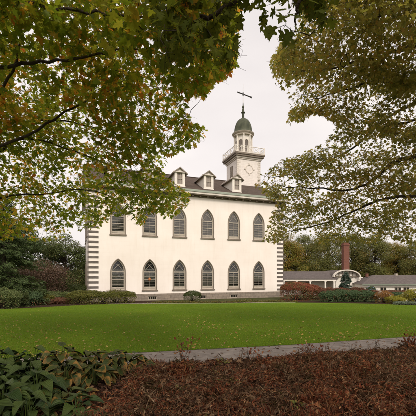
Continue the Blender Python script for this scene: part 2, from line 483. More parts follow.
def window(root, frame, s, z, kind, mapname='window'):
    R = lambda lp: shifted(lp, s, z)
    # outer casing proud of the wall
    mb = MB(); o = gothic(W_W + 0.15, W_H + 0.13); o = [(p[0], p[1] - 0.04) for p in o]
    inn = gothic(W_W - 0.03, W_H - 0.02)
    mb.band(R(o), R(inn), -0.05, 0.02, frame)
    w = mb.build(mapname, M['trim_dark'], root)
    # sill
    mb = MB(); hw = W_W / 2 + 0.16
    vs = [frame(s + a, z + b, d) for d in (-0.12, -0.051) for a, b in ((-hw, -0.16), (hw, -0.16), (hw, -0.02), (-hw, -0.02))]
    mb.add(vs, [(0, 1, 2, 3), (4, 7, 6, 5), (0, 4, 5, 1), (1, 5, 6, 2), (2, 6, 7, 3), (3, 7, 4, 0)])
    mb.build("sill", M['trim_dark'], w)
    # sash: inner pale band, meeting rail, muntins
    mb = MB()
    a = gothic(W_W - 0.03, W_H - 0.02); b = gothic(W_W - 0.28, W_H - 0.31); b = [(p[0], p[1] + 0.14) for p in b]
    mb.band(R(a), R(b), 0.10, 0.17, frame)
    def bar(u0, u1, w0, w1, d0=0.115, d1=0.155):
        vs = [frame(s + p, z + q, d) for d in (d0, d1) for p, q in ((u0, w0), (u1, w0), (u1, w1), (u0, w1))]
        mb.add(vs, [(0, 1, 2, 3), (4, 7, 6, 5), (0, 4, 5, 1), (1, 5, 6, 2), (2, 6, 7, 3), (3, 7, 4, 0)])
    hw = W_W / 2 - 0.14
    spz = W_H - 0.92 * W_W
    bar(-hw, hw, 0.16, 0.34, 0.09, 0.16)                 # bottom rail
    bar(-hw, hw, spz - 0.05, spz + 0.06, 0.105, 0.16)    # transom
    bar(-hw, hw, 1.15, 1.21, 0.105, 0.16)                # meeting rail
    for k in (0,): bar(k * 0.3 - 0.008, k * 0.3 + 0.008, 0.34, spz - 0.05)
    for q in (0.62, 0.89, 1.5, 1.78, 2.0):
        if q < spz - 0.1: bar(-hw, hw, q - 0.011, q + 0.011, 0.12, 0.15)
    # interlacing arcs in the pointed head
    for sgn in (-1, 1):
        pts = []
        for k in range(7):
            t = k / 6; pts.append((sgn * (hw * 0.95 * (1 - t) - hw * 0.32 * t), spz + 0.06 + 0.85 * math.sin(t * 1.25)))
        for (u0, w0), (u1, w1) in zip(pts[:-1], pts[1:]):
            dx, dy = u1 - u0, w1 - w0; ln = math.hypot(dx, dy); nx_, ny_ = -dy / ln * .014, dx / ln * .014
            q = [(u0 - nx_, w0 - ny_), (u1 - nx_, w1 - ny_), (u1 + nx_, w1 + ny_), (u0 + nx_, w0 + ny_)]
            vs = [frame(s + p, z + r, d) for d in (0.12, 0.15) for p, r in q]
            mb.add(vs, [(0, 1, 2, 3), (4, 7, 6, 5), (0, 4, 5, 1), (1, 5, 6, 2), (2, 6, 7, 3), (3, 7, 4, 0)])
    mb.build("sash", M['trim_tan'], w)
    # glass
    lp = gothic(W_W - 0.3, W_H - 0.32); lp = R([(p[0], p[1] + 0.15) for p in lp])
    MB().add([frame(*p, 0.137) for p in lp], [tuple(range(len(lp)))]).build("glass", M['glass'], w)
    # blinds or shade behind the glass, dark room behind
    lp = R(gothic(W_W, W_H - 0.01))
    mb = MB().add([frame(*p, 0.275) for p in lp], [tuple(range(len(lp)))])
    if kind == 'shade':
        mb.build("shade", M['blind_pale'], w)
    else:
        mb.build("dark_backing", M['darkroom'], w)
        mb = MB(); top = spz + 0.3
        q = random.choice([0.3, 0.3, 0.34, 0.62, 0.95])
        while q < top:
            if random.random() < 0.93:
                t = random.uniform(-.01, .01)
                vs = [frame(s + p, z + q + r + t * (1 if p > 0 else -1), d) for r, d in ((0, 0.2), (0.062, 0.235)) for p in (-hw, hw)]
                mb.add(vs, [(0, 1, 3, 2)])
            q += 0.088
        mb.build("blind", M['blind'], w)
    return w

for k, s in enumerate(win_s):
    w = window(temple, front, s, low_z, 'blind')
    if k == 1:
        m, n, l, p = mat_base("orange_globe_glow", 0.6)
        p.inputs['Base Color'].default_value = (0.35, 0.13, 0.045, 1)  # added orange globe with a faint glow, standing for an unclear orange spot
        p.inputs['Emission Color'].default_value = (1, 0.30, 0.06, 1); p.inputs['Emission Strength'].default_value = 0.06
        MB().lathe([(0.02, 1.02), (0.13, 1.06), (0.17, 1.18), (0.09, 1.36), (0.03, 1.38)], 14, (s, 0.18)).build("orange_globe", m, w, (0, 0, low_z - 0.0), True)
    window(temple, front, s, up_z, 'shade' if k >= 2 else 'blind')
for s in west_u:
    window(temple, west, s, low_z, 'blind'); window(temple, west, s, up_z, 'shade')
# basement windows
for s in bas_s:
    mb = MB(); z = zz(-2.72)
    mb.box(s - .5, s - .43, .0, .06, z, z + .42); mb.box(s + .43, s + .5, .0, .06, z, z + .42)
    mb.box(s - .43, s + .43, .0, .06, z, z + .06); mb.box(s - .43, s + .43, .0, .06, z + .36, z + .42)
    for q in (-.22, 0, .22): mb.box(s + q - .012, s + q + .012, .01, .05, z + .06, z + .36)
    w = mb.build("basement_window", M['trim_tan'], temple)
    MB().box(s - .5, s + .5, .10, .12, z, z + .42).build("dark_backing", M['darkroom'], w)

# quoins: every second course a dark block wrapping the corner
z = FT + 0.12; k = 0
while z < WT - 0.3:
    for side in (0, 1):
        mb = MB()
        if side == 0: mb.box(-0.025, 1.08, -0.025, 0.0, z, z + 0.25); mb.box(-0.025, 0.0, 0.0, 0.9, z, z + 0.25)
        else: mb.box(L - 0.95, L + 0.025, -0.025, 0.0, z, z + 0.25); mb.box(L, L + 0.025, 0.0, 0.9, z, z + 0.25)
        mb.build("quoin", M['quoin'], temple)
    z += 0.545; k += 1
MB().box(-0.03, 0.05, -0.032, -0.026, FT, WT).build("corner_strip", M['quoin'], temple)
MB().box(L - 0.03, L + 0.032, -0.032, -0.026, FT, WT).build("corner_strip", M['quoin'], temple)

# cornice: frieze, brackets, soffit, fascia, green copper gutter
mb = MB()
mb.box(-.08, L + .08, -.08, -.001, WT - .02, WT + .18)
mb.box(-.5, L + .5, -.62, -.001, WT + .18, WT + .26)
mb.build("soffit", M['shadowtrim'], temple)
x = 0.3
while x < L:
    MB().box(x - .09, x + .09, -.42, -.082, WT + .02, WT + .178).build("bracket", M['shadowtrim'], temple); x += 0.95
MB().box(-.55, L + .55, -.68, -.05, WT + .262, WT + .48).build("fascia", M['offwhite'], temple)
GT = WT + .484
mb = MB()
mb.add([(-.6, -.74, GT), (L + .6, -.74, GT), (L + .6, -.2, GT + .40), (-.6, -.2, GT + .40), (-.6, -.2, GT), (L + .6, -.2, GT)],
       [(0, 1, 2, 3), (0, 4, 5, 1), (3, 2, 5, 4), (0, 3, 4), (1, 5, 2)])
mb.build("copper_gutter", M['copper'], temple)
# roof
def roof_z(y): return EZ + (RZ - EZ) * (min(y, D - y) + 0.25) / (D / 2 + 0.25)
mb = MB()
x0, x1 = -.45, L + .45
th = 0.14
prof = [(-0.24, roof_z(-0.25)), (D / 2, RZ), (D + .6, roof_z(-0.6)), (D + .6, roof_z(-.6) - th), (D / 2, RZ - th), (-0.24, roof_z(-.25) - th)]
vs = [(x0, y, z) for y, z in prof] + [(x1, y, z) for y, z in prof]
mb.add(vs, [(i, (i + 1) % 6, 6 + (i + 1) % 6, 6 + i) for i in range(6)] + [(0, 1, 4, 5), (1, 2, 3, 4), (6, 7, 10, 11)[::-1], (7, 8, 9, 10)[::-1]])
roof = mb.build("roof", M['shingle'], temple)
MB().box(x0, x1, D / 2 - .13, D / 2 + .13, RZ - .03, RZ + .05).build("ridge_cap", M['shingle'], roof)
mb = MB()                                                              # raking cornice at both ends
for x in (-.5, L + .05):
    for sgn in (0, 1):
        ys = [(-.25), D / 2] if sgn == 0 else [D + .25, D / 2]
        za, zb_ = roof_z(-.25) - th - .01, RZ - th - .01
        mb.add([(x, ys[0], za), (x + .45, ys[0], za), (x + .45, ys[1], zb_), (x, ys[1], zb_), (x, ys[0], za - .3), (x + .45, ys[0], za - .3), (x + .45, ys[1], zb_ - .3), (x, ys[1], zb_ - .3)],
               [(0, 1, 2, 3), (4, 7, 6, 5), (0, 4, 5, 1), (1, 5, 6, 2), (2, 6, 7, 3), (3, 7, 4, 0)])
mb.build("raking_cornice", M['offwhite'], temple)

# dormers
M['dormer_roof'] = mottled("weathered_grey_shingles", (0.24, 0.20, 0.165), (0.33, 0.28, 0.235), 3, 0.85, 0.2, 30, 0.3)
def dormer(s, y0=0.85):
    hw = 0.64; zb = roof_z(y0) - .05; zt = zz(12.55); pk = zz(13.0)
    def back(z): return (z - EZ) / (RZ - EZ) * (D / 2 + .25) - .25        # depth where the roof reaches height z
    mb = MB()
    # front with a rectangular opening
    outer = [(s - hw, zb), (s + hw, zb), (s + hw, zt), (s, pk), (s - hw, zt)]
    hole = [(s - .35, zb + .32), (s + .35, zb + .32), (s + .35, zt - .12), (s - .35, zt - .12)]
    loops = [[Vector((*p, 0)) for p in outer], [Vector((*p, 0)) for p in hole[::-1]]]
    flat = [p for lp in loops for p in lp]
    mb.add([(p.x, y0, p.y) for p in flat], [tuple(t) for t in tessellate_polygon(loops)])
    mb.add([(p[0], y0, p[1]) for p in hole] + [(p[0], y0 + .14, p[1]) for p in hole], [(i, (i + 1) % 4, 4 + (i + 1) % 4, 4 + i) for i in range(4)])
    for x in (s - hw, s + hw):
        mb.add([(x, y0, zb), (x, y0, zt), (x, back(zt), zt)], [(0, 1, 2)])
    mb.box(s - hw - .05, s + hw + .05, y0 - .05, y0 - .001, zb - .02, zb + .12)
    d = mb.build("dormer", M['white'], temple)
    # little gable roof with overhang
    mb = MB(); o = .3; oy = y0 - .22; hz = (pk - zt) / hw
    ze = zt - hz * o + .03; pz_ = pk + .1
    for t0, name in ((0.0, 0),):
        a = [(s - hw - o, ze), (s, pz_), (s + hw + o, ze), (s + hw + o, ze - .13), (s, pz_ - .14), (s - hw - o, ze - .13)]
        bk = [back(p[1]) + .05 for p in a]
        vs = [(p[0], oy, p[1]) for p in a] + [(p[0], b, p[1]) for p, b in zip(a, bk)]
        mb.add(vs, [(i, (i + 1) % 6, 6 + (i + 1) % 6, 6 + i) for i in range(6)] + [(0, 1, 4, 5), (1, 2, 3, 4)])
    mb.build("dormer_roof", M['dormer_roof'], d)
    mb = MB(); mb.box(s - hw - .2, s + hw + .2, y0 - .16, y0 - .001, zt - .1, zt)
    mb.build("dormer_cornice", M['offwhite'], d)
    mb = MB(); zl, zh = zb + .32, zt - .12
    MB().box(s - .35, s + .35, y0 + .145, y0 + .16, zl, zh).build("louvre_backing", M['blind_pale'], d)
    mb.box(s - .35, s - .29, y0 + .03, y0 + .09, zl, zh); mb.box(s + .29, s + .35, y0 + .03, y0 + .09, zl, zh)
    mb.box(s - .29, s + .29, y0 + .03, y0 + .09, zl, zl + .06); mb.box(s - .29, s + .29, y0 + .03, y0 + .09, zh - .06, zh)
    mb.box(s - .29, s + .29, y0 + .03, y0 + .09, (zl + zh) / 2 - .02, (zl + zh) / 2 + .02)
    for q in (-.1, .1): mb.box(s + q - .012, s + q + .012, y0 + .04, y0 + .08, zl + .06, zh - .06)
    mb.build("dormer_sash", M['trim_tan'], d)
for s in (2.8, 6.65, 10.44, 14.16, 18.04): dormer(s)

# tower
T0, T1 = 20.62, 24.42; TY0, TY1 = 6.1, 9.9; TC = ((T0 + T1) / 2, (TY0 + TY1) / 2); TZ0 = zz(12.2); TZ1 = zz(17.45)
mb = MB(); mb.box(T0, T1, TY0, TY1, TZ0, TZ1)
tower = mb.build("tower", None, temple)
def brickwhite():
    m = stone_mat("whitewashed_tower", (0.74, 0.68, 0.62), (0.70, 0.64, 0.58), (0.62, 0.56, 0.50), 0.5, 0.24, 0.012, .5, .06)
    return m
M['towerwhite'] = brickwhite(); tower.data.materials.append(M['towerwhite'])
z = zz(13.2); k = 0                                                    # corner blocks
while z < TZ1 - .62:
    ln = .5 if k % 2 else .32
    MB().box(T0 - .03, T0 + ln, TY0 - .03, TY0 - .001, z, z + .26).box(T0 - .03, T0 - .001, TY0, TY0 + ln, z, z + .26).build("tower_quoin", M['offwhite'], tower)
    MB().box(T1 - ln, T1 + .03, TY0 - .03, TY0 - .001, z, z + .26).build("tower_quoin", M['offwhite'], tower)
    z += .3; k += 1
# blind clock ring on the long side
cs, cz_ = T0 + 1.95, zz(15.75)
mb = MB(); N = 28
ring_o = [(cs + .66 * math.cos(a), cz_ + .66 * math.sin(a)) for a in np.linspace(0, 2 * math.pi, N, endpoint=False)]
ring_i = [(cs + .54 * math.cos(a), cz_ + .54 * math.sin(a)) for a in np.linspace(0, 2 * math.pi, N, endpoint=False)]
mb.band(ring_o, ring_i, TY0 - .06, TY0 - .002, front)
for a in range(4):
    c_, s_ = math.cos(a * math.pi / 2), math.sin(a * math.pi / 2)
    u, w_ = cs + .74 * c_, cz_ + .74 * s_
    mb.box(u - .12, u + .12, TY0 - .08, TY0 - .002, w_ - .12, w_ + .12)
mb.build("round_moulding", M['offwhite'], tower)
# little window on the narrow-looking side, with frame
ys_ = (TY0 + TY1) / 2 + .1
MB().box(T0 - .03, T0 - .002, ys_ - .45, ys_ + .45, zz(14.9), zz(16.5)).build("louvre", M['trim_dark'], tower)
mb = MB()
for q in range(9): mb.box(T0 - .05, T0 - .031, ys_ - .38, ys_ + .38, zz(15.0) + q * .165, zz(15.0) + q * .165 + .06)
mb.build("louvre_slats", M['trim_tan'], tower)
# stepped balcony cornice
mb = MB()
def ringbox(mb, e, z0, z1): mb.box(T0 - e, T1 + e, TY0 - e, TY1 + e, z0, z1)
ringbox(mb, .10, TZ1 - .35, TZ1 - .18); ringbox(mb, .22, TZ1 - .178, TZ1 + .02)
mb.build("cornice_moulding", M['offwhite'], tower)
mb = MB(); ringbox(mb, .42, TZ1 + .022, TZ1 + .26); ringbox(mb, .52, TZ1 + .262, TZ1 + .5)
mb.build("balcony_cornice", M['trim_dark'], tower)
mb = MB(); BZ = TZ1 + .502
ringbox(mb, .5, BZ, BZ + .12); mb.build("balcony_deck", M['offwhite'], tower)
BZ += .12
# railing with crossed panels
mb = MB(); e = .44; H = .82
cor = [(T0 - e, TY0 - e), (T1 + e, TY0 - e), (T1 + e, TY1 + e), (T0 - e, TY1 + e)]
for i in range(4):
    a, b = Vector(cor[i]), Vector(cor[(i + 1) % 4]); n_ = 5
    for k in range(n_):
        p, q = a.lerp(b, k / n_), a.lerp(b, (k + 1) / n_)
        mb.tube([(p.x, p.y, BZ), (p.x, p.y, BZ + H + .1)], .07 if k == 0 else .045, 4)
        for (z0, z1) in ((.12, H - .05), (H - .05, .12)):
            mb.tube([(p.x, p.y, BZ + z0), (q.x, q.y, BZ + z1)], .026, 4)
    mb.tube([(a.x, a.y, BZ + H), (b.x, b.y, BZ + H)], .05, 4); mb.tube([(a.x, a.y, BZ + .1), (b.x, b.y, BZ + .1)], .035, 4)
mb.build("balustrade", M['white'], tower)
# belfry drum with arched louvred openings
R0 = 1.22; z0, z1 = BZ, zz(21.15)
mb = MB(); N8 = 8; a0 = math.pi / 8
mb.lathe([(R0 + .22, z0), (R0 + .22, z0 + .35), (R0 + .05, z0 + .4), (R0, z0 + .42), (R0, z1)], 8, TC, a0)
mb.build("belfry", M['white'], tower)
for k in range(8):
    a = k * math.pi / 4
    apo = R0 * math.cos(math.pi / 8)
    tx, ty = -math.sin(a), math.cos(a); rx, ry = math.cos(a), math.sin(a)
    fr = lambda u, w_, d, tx=tx, ty=ty, rx=rx, ry=ry: (TC[0] + rx * (apo - d) + tx * u, TC[1] + ry * (apo - d) + ty * u, w_)
    def arch(w_, h): 
        r = w_ / 2; return [(-r, 0), (r, 0)] + [(r * math.cos(t), h - r + r * math.sin(t)) for t in np.linspace(0, math.pi, 9)]
    zb = z0 + .48; o = shifted(arch(.74, 2.02), 0, zb - .03); i_ = shifted(arch(.56, 1.88), 0, zb)
    mb = MB().band(o, i_, -.05, -.002, fr); bo = mb.build("belfry_opening", M['offwhite'], tower)
    MB().add([fr(*p, -.008) for p in i_], [tuple(range(len(i_)))]).build("louvre", M['quoin'], bo)
    ca = a + math.pi / 8; cx_, cy_ = TC[0] + (R0 + .1) * math.cos(ca), TC[1] + (R0 + .1) * math.sin(ca)
    MB().lathe([(.17, z0 + .36), (.17, z0 + .48), (.125, z0 + .52), (.105, z1 - .14), (.16, z1 - .08), (.16, z1 - .001)], 10, (cx_, cy_)).build("column", M['white'], tower)
mb = MB().lathe([(R0 + .26, z1), (R0 + .26, z1 + .2), (R0 + .34, z1 + .22), (R0 + .46, z1 + .36), (R0 + .48, z1 + .44)], 24, TC)
mb.build("belfry_cornice", M['trim_tan'], tower, smooth=False)
# dome: flared foot then a bell shape, ribbed
zD = z1 + .44; prof = [(R0 + .46, zD), (R0 + .34, zD + .1), (1.40, zD + .2)]
for k in range(1, 13):
    t = k / 12 * math.pi / 2; prof.append((max(.16, 1.36 * math.cos(t) ** .85), zD + .25 + 2.15 * math.sin(t)))
dome = MB().lathe(prof, 32, TC).build("dome", M['dome'], tower, smooth=True)
zt = prof[-1][1]
MB().lathe([(.34, zt - .12), (.30, zt + .05), (.17, zt + .12), (.17, zt + .75), (.30, zt + .9), (.30, zt + .98), (.18, zt + 1.06), (.15, zt + 1.5), (.10, zt + 1.62),
            (.17, zt + 1.75), (.17, zt + 1.85), (.08, zt + 2.0), (.05, zt + 2.45)], 16, TC).build("finial", M['dome'], tower, smooth=False)
MB().tube([(*TC, zt + 2.4), (*TC, zt + 5.3)], [.045, .02], 6).build("lightning_rod", M['offwhite'], tower)
# weathervane bar: runs away to the right
zv = zt + 3.75
ang = math.atan2(1.58, 2.38) - TH
dx, dy = math.cos(ang), math.sin(ang)
pp = lambda t, h=0, o=0: (TC[0] + dx * t - dy * o, TC[1] + dy * t + dx * o, zv + h)
mb = MB(); mb.tube([pp(-1.1), pp(1.7)], .085, 5)
mb.add([pp(-1.05, 0, .02), pp(-.75, .17, .02), pp(-.75, -.17, .02), pp(-1.05, 0, -.02), pp(-.75, .17, -.02), pp(-.75, -.17, -.02)], [(0, 1, 2), (3, 5, 4), (0, 3, 4, 1), (1, 4, 5, 2), (2, 5, 3, 0)])
t_ = [pp(.85, .0, .02), pp(1.7, .17, .02), pp(1.55, 0, .02), pp(1.7, -.17, .02)]; t2 = [pp(.85, .0, -.02), pp(1.7, .17, -.02), pp(1.55, 0, -.02), pp(1.7, -.17, -.02)]
mb.add(t_ + t2, [(0, 1, 2, 3), (7, 6, 5, 4), (0, 4, 5, 1), (1, 5, 6, 2), (2, 6, 7, 3), (3, 7, 4, 0)])
mb.tube([pp(0, -.22), pp(0, .24)], .09, 8)
mb.build("weathervane", M['iron'], tower)

# ------------------------------------------------------------------ low visitor building with porch, arch and chimney; long wing
G2 = float(gz(70))
def hbox(mb, x0, x1, y0, y1, z0, z1): return mb.box(x0, x1, y0, y1, z0, z1)
pc = empty("porch_building", (px(320, 68), 68, G2))
tag(pc, "low white porch building with posts, arched gable and a tall red brick chimney", "building")
def lx(x, Y=68): return px(x, Y) - px(320, 68)
def lz(y, Y=68): return pz(y, Y) - G2
xL, xR, xE = lx(270), lx(334), lx(362)
eave = lz(278.6)
mb = MB(); mb.box(xL, xR, 3.0, 9, 0, eave - .3)
mb.box(xR, xE, 0.6, 9, 0, lz(276.5)); mb.build("wall", M['white'], pc)
mb = MB()
zr = lz(271)
prof = [(-0.6, eave), (4.5, zr), (9.5, eave), (9.5, eave - .18), (4.5, zr - .18), (-.6, eave - .18)]
vs = [(xL - .5, y, z) for y, z in prof] + [(xR + .6, y, z) for y, z in prof]
mb.add(vs, [(i, (i + 1) % 6, 6 + (i + 1) % 6, 6 + i) for i in range(6)] + [(0, 1, 4, 5), (1, 2, 3, 4), (11, 10, 7, 6), (10, 9, 8, 7)])
rf = mb.build("roof", M['shingle2'], pc)
MB().box(xL - .5, xR + .2, -.55, -.3, eave - .48, eave - .19).build("porch_beam", M['white'], pc)
for x in (271.5, 283.2, 296.2, 309.5, 324.5, 333.2):
    X_ = lx(x); mb = MB().box(X_ - .14, X_ + .14, -.55, -.28, 0, eave - .482); mb.box(X_ - .2, X_ + .2, -.6, -.22, eave - .62, eave - .484); mb.build("porch_post", M['white'], pc)
MB().box(xL, xR, -.7, 3.0, 0, .5).build("porch_floor", M['stone'], pc)
for x, w_ in ((286.5, .75), (311.5, .55), (302, .7)):
    X_ = lx(x); f_ = MB().box(X_ - w_ - .1, X_ + w_ + .1, 2.93, 2.998, 1.6, 3.1).build("window", M['trim_tan'], pc)
    MB().box(X_ - w_, X_ + w_, 2.9, 2.928, 1.7, 3.0).build("pane", M['darkroom'], f_)
# arched gable: white barrel hood over the wall
xc, xw = (xR + xE) / 2 - .25, (xE - xR) / 2 - .05
zs, zp = lz(277), lz(269.6)
arc_o = [(xc + xw * math.cos(t), zs + (zp - zs) * math.sin(t)) for t in np.linspace(math.pi, 0, 21)]
arc_i = [(xc + (xw - .22) * math.cos(t), zs + (zp - zs - .2) * math.sin(t)) for t in np.linspace(math.pi, 0, 21)]
mb = MB()
n = len(arc_o)
for y0_, y1_ in ((-.3, .45),):
    vs = [(u, y0_, w_) for u, w_ in arc_o] + [(u, y0_, w_) for u, w_ in arc_i] + [(u, y1_, w_) for u, w_ in arc_o] + [(u, y1_, w_) for u, w_ in arc_i]
    fs = []
    for i in range(n - 1):
        fs += [(i, i + 1, n + i + 1, n + i), (i, 2 * n + i, 2 * n + i + 1, i + 1), (n + i, n + i + 1, 3 * n + i + 1, 3 * n + i), (2 * n + i, 3 * n + i, 3 * n + i + 1, 2 * n + i + 1)]
    mb.add(vs, fs)
mb.build("arched_hood", M['offwhite'], pc)
mb = MB(); m_ = len(arc_i)
mb.add([(u, .5, w_) for u, w_ in arc_i], [tuple(range(m_))]); mb.build("gable_panel", M['white'], pc)
mb = MB()
for q in np.linspace(-.75, .75, 7):
    top = zs + (zp - zs - .32) * math.sqrt(max(0, 1 - (q) ** 2)) ; mb.box(xc + q * xw - .05, xc + q * xw + .05, .3, .42, zs - .2, top)
mb.box(xc - xw + .3, xc + xw - .3, .28, .44, zs + .05, zs + .2); mb.box(xc - xw * .8, xc + xw * .8, .28, .44, zs + .75, zs + .85)
mb.build("lattice", M['trim_dark'], pc)
mb = MB()      # barrel roof behind hood
vs = [(u, .45, w_ - .02) for u, w_ in arc_o] + [(u, 9, w_ - .02) for u, w_ in arc_o]
mb.add(vs, [(i, i + 1, n + i + 1, n + i) for i in range(n - 1)] + [tuple(range(n, 2 * n))]); mb.build("barrel_roof", M['shingle2'], pc)
for x in (336, 359.5): 
    X_ = lx(x); MB().lathe([(.22, 0), (.22, .15), (.16, .2), (.13, zs - .6), (.2, zs - .5), (.2, zs - .3)], 12, (X_, 0)).build("column", M['white'], pc)
X_ = lx(320) + float(px(346.6, 76) - px(320, 68)); cw = .64
mb = MB().box(X_ - cw, X_ + cw, 8, 8 + 2 * cw, 0, lz(245.5, 76)); mb.box(X_ - cw - .08, X_ + cw + .08, 7.92, 8.08 + 2 * cw, lz(245.5, 76) + .002, lz(244, 76)); mb.box(X_ - cw + .05, X_ + cw - .05, 8.05, 8 + 2 * cw - .05, lz(244, 76) + .002, lz(242.5, 76))
mb.build("chimney", M['brick'], pc)
mb = MB(); mb.box(xE, lx(372), 4, 9, 0, lz(277, 72)); mb.build("side_wall", M['white'], pc)

wg = empty("long_wing", (px(390, 64), 64, float(gz(64))))
tag(wg, "long low white wing with dark hipped roof and small paired windows behind the hedge", "building")
GW = float(gz(64))
def wx(x, Y=64): return px(x, Y) - px(390, 64)
def wz(y, Y=64): return pz(y, Y) - GW
x0, x1 = wx(362.5), wx(470); ev = wz(283.9); rd = wz(275.0, 68)
MB().box(x0 + .4, x1, .5, 8, 0, ev - .02).build("wall", M['white'], wg)
mb = MB()
mb.add([(x0, 0, ev), (x1, 0, ev), (x1, 9, ev), (x0, 9, ev), (wx(374, 68), 4.5, rd), (x1, 4.5, rd), ], [(0, 1, 5, 4), (3, 4, 5, 2), (0, 4, 3), (1, 2, 5), (0, 3, 2, 1)])
mb.build("roof", M['shingle2'], wg)
MB().box(x0 - .05, x1, -.07, .08, ev - .28, ev - .004).build("gutter", M['copper'], wg)
MB().box(x0 + .3, x1, .3, .497, ev - .6, ev - .282).build("frieze", M['offwhite'], wg)
for x in (363.5, 368.2, 370.2, 383, 386.2, 397.6, 401, 406.2, 409.4, 420, 424):
    X_ = wx(x); f_ = MB().box(X_ - .26, X_ + .26, .42, .498, ev - 1.42, ev - .66).build("window", M['trim_tan'], wg)
    MB().box(X_ - .2, X_ + .2, .40, .418, ev - 1.36, ev - .7).build("pane", M['darkroom'], f_)
for x, c_ in ((378, 'brick'), (409, 'trim_tan')):
    X_ = wx(x); MB().box(X_ - .2, X_ + .2, 4.2, 4.7, rd - .4, rd + .3).build("vent_stack", M[c_], wg)

# ------------------------------------------------------------------ leaves
def norm(v): return v / (np.linalg.norm(v, axis=-1, keepdims=True) + 1e-9)
_h = [(-.07, .10), (-.10, .24), (.00, .45), (.12, .36), (.16, .24), (.30, .36), (.36, .50), (.52, .60), (.56, .44), (.50, .30), (.46, .17), (.62, .24), (.70, .26), (.78, .12)]
MAPLE = np.array([(.33, 0)] + [(0, 0)] + _h + [(1.0, 0)] + [(x, -y) for x, y in _h[::-1]])
_m = [(-.06, .14), (.02, .42), (.20, .24), (.50, .55), (.50, .20), (.72, .22)]
MAPLE_MID = np.array([(.33, 0)] + [(0, 0)] + _m + [(1.0, 0)] + [(x, -y) for x, y in _m[::-1]])
SMALL = np.array([(0, 0), (.12, .36), (.32, .20), (.58, .46), (.62, .18), (1, 0), (.62, -.18), (.58, -.46), (.32, -.20), (.12, -.36)])
OVAL = np.array([(0, 0), (.3, .26), (.7, .22), (1, 0), (.7, -.22), (.3, -.26)])
RHOMB = np.array([(0, 0), (.5, .32), (1, 0), (.5, -.32)])

def leaf_arrays(T, fan, pos, tip, nrm, size, curl=0.5, fold=0.3, r=None):
    """pos, tip (direction), nrm: (N,3); size (N,) -> verts, faces"""
    N = len(pos); tip = norm(tip); b = norm(np.cross(nrm, tip)); n = np.cross(tip, b)
    m = len(T); rr = (r or rng)
    cu = rr.uniform(0.2, 1.0, N) * curl; fo = rr.uniform(-0.2, 1.0, N) * fold
    u = T[:, 0][None] - 0.3; v = T[:, 1][None]
    z = -cu[:, None] * u * u + fo[:, None] * np.abs(v)
    V = pos[:, None] + size[:, None, None] * (T[None, :, 0:1] * tip[:, None] + v[..., None] * b[:, None] + z[..., None] * n[:, None])
    base = (np.arange(N) * m)[:, None]
    if fan:
        k = np.arange(1, m); k2 = np.where(k + 1 < m, k + 1, 1)
        f = np.stack([np.zeros(m - 1, int), k, k2], -1)
        Fc = (base[:, :, None] + f[None]).reshape(-1, 3)
    else:
        Fc = base + np.arange(m)[None]
    return V.reshape(-1, 3), Fc

def join_arrays(lst):
    V = []; Fc = []; o = 0
    for v, f in lst: V.append(v); Fc.append(f + o); o += len(v)
    return np.concatenate(V), np.concatenate(Fc)

def grow(limbs, targets, rad, spread, twig_r=0.004):
    """limbs: list of (points, r0, r1). Twigs reach from the wood so far to each target.
    returns wood arrays, and each target's outward direction"""
    wood = []; nodes = []
    for P, r0, r1 in limbs:
        n = max(6, int(np.linalg.norm(np.diff(np.asarray(P, float), axis=0), axis=1).sum() / 0.25))
        Q = smooth_line(P, n); Q[1:-1] += rng.normal(0, 0.02, (n - 2, 3))
        R = r0 + (r1 - r0) * np.linspace(0, 1, n) ** 0.8
        wood.append(tube(Q, R, 8 if r0 > .05 else 6)); nodes.append(Q[n // 6:])
    nodes = np.concatenate(nodes)
    d0 = np.array([np.min(((nodes - t) ** 2).sum(1)) for t in targets])
    order = np.argsort(d0); cap = np.empty((len(nodes) + len(targets) * 14, 3)); cnt = len(nodes); cap[:cnt] = nodes
    dirs = np.zeros_like(targets)
    for i in order:
        t = targets[i]; dd = ((cap[:cnt] - t) ** 2).sum(1); j = int(np.argmin(dd)); p = cap[j]; dist = math.sqrt(dd[j])
        if dist < 0.02: dirs[i] = (1, 0, 0); continue
        k = max(3, min(12, int(dist / 0.16) + 2)); s = np.linspace(0, 1, k)[:, None]
        Q = p + (t - p) * s; Q[:, 2] += (np.sin(s[:, 0] * math.pi) * 0.09 * dist); Q[1:-1] += rng.normal(0, 0.03 * min(dist, 1.0), (k - 2, 3))
        R = np.linspace(twig_r * 0.9 + 0.008 * min(dist, 2.2), twig_r * 0.55, k)
        wood.append(tube(Q, R, 5 if dist > 1 else 4))
        cap[cnt:cnt + k - 1] = Q[1:]; cnt += k - 1
        dirs[i] = (Q[-1] - Q[-2])
    return wood, norm(dirs)

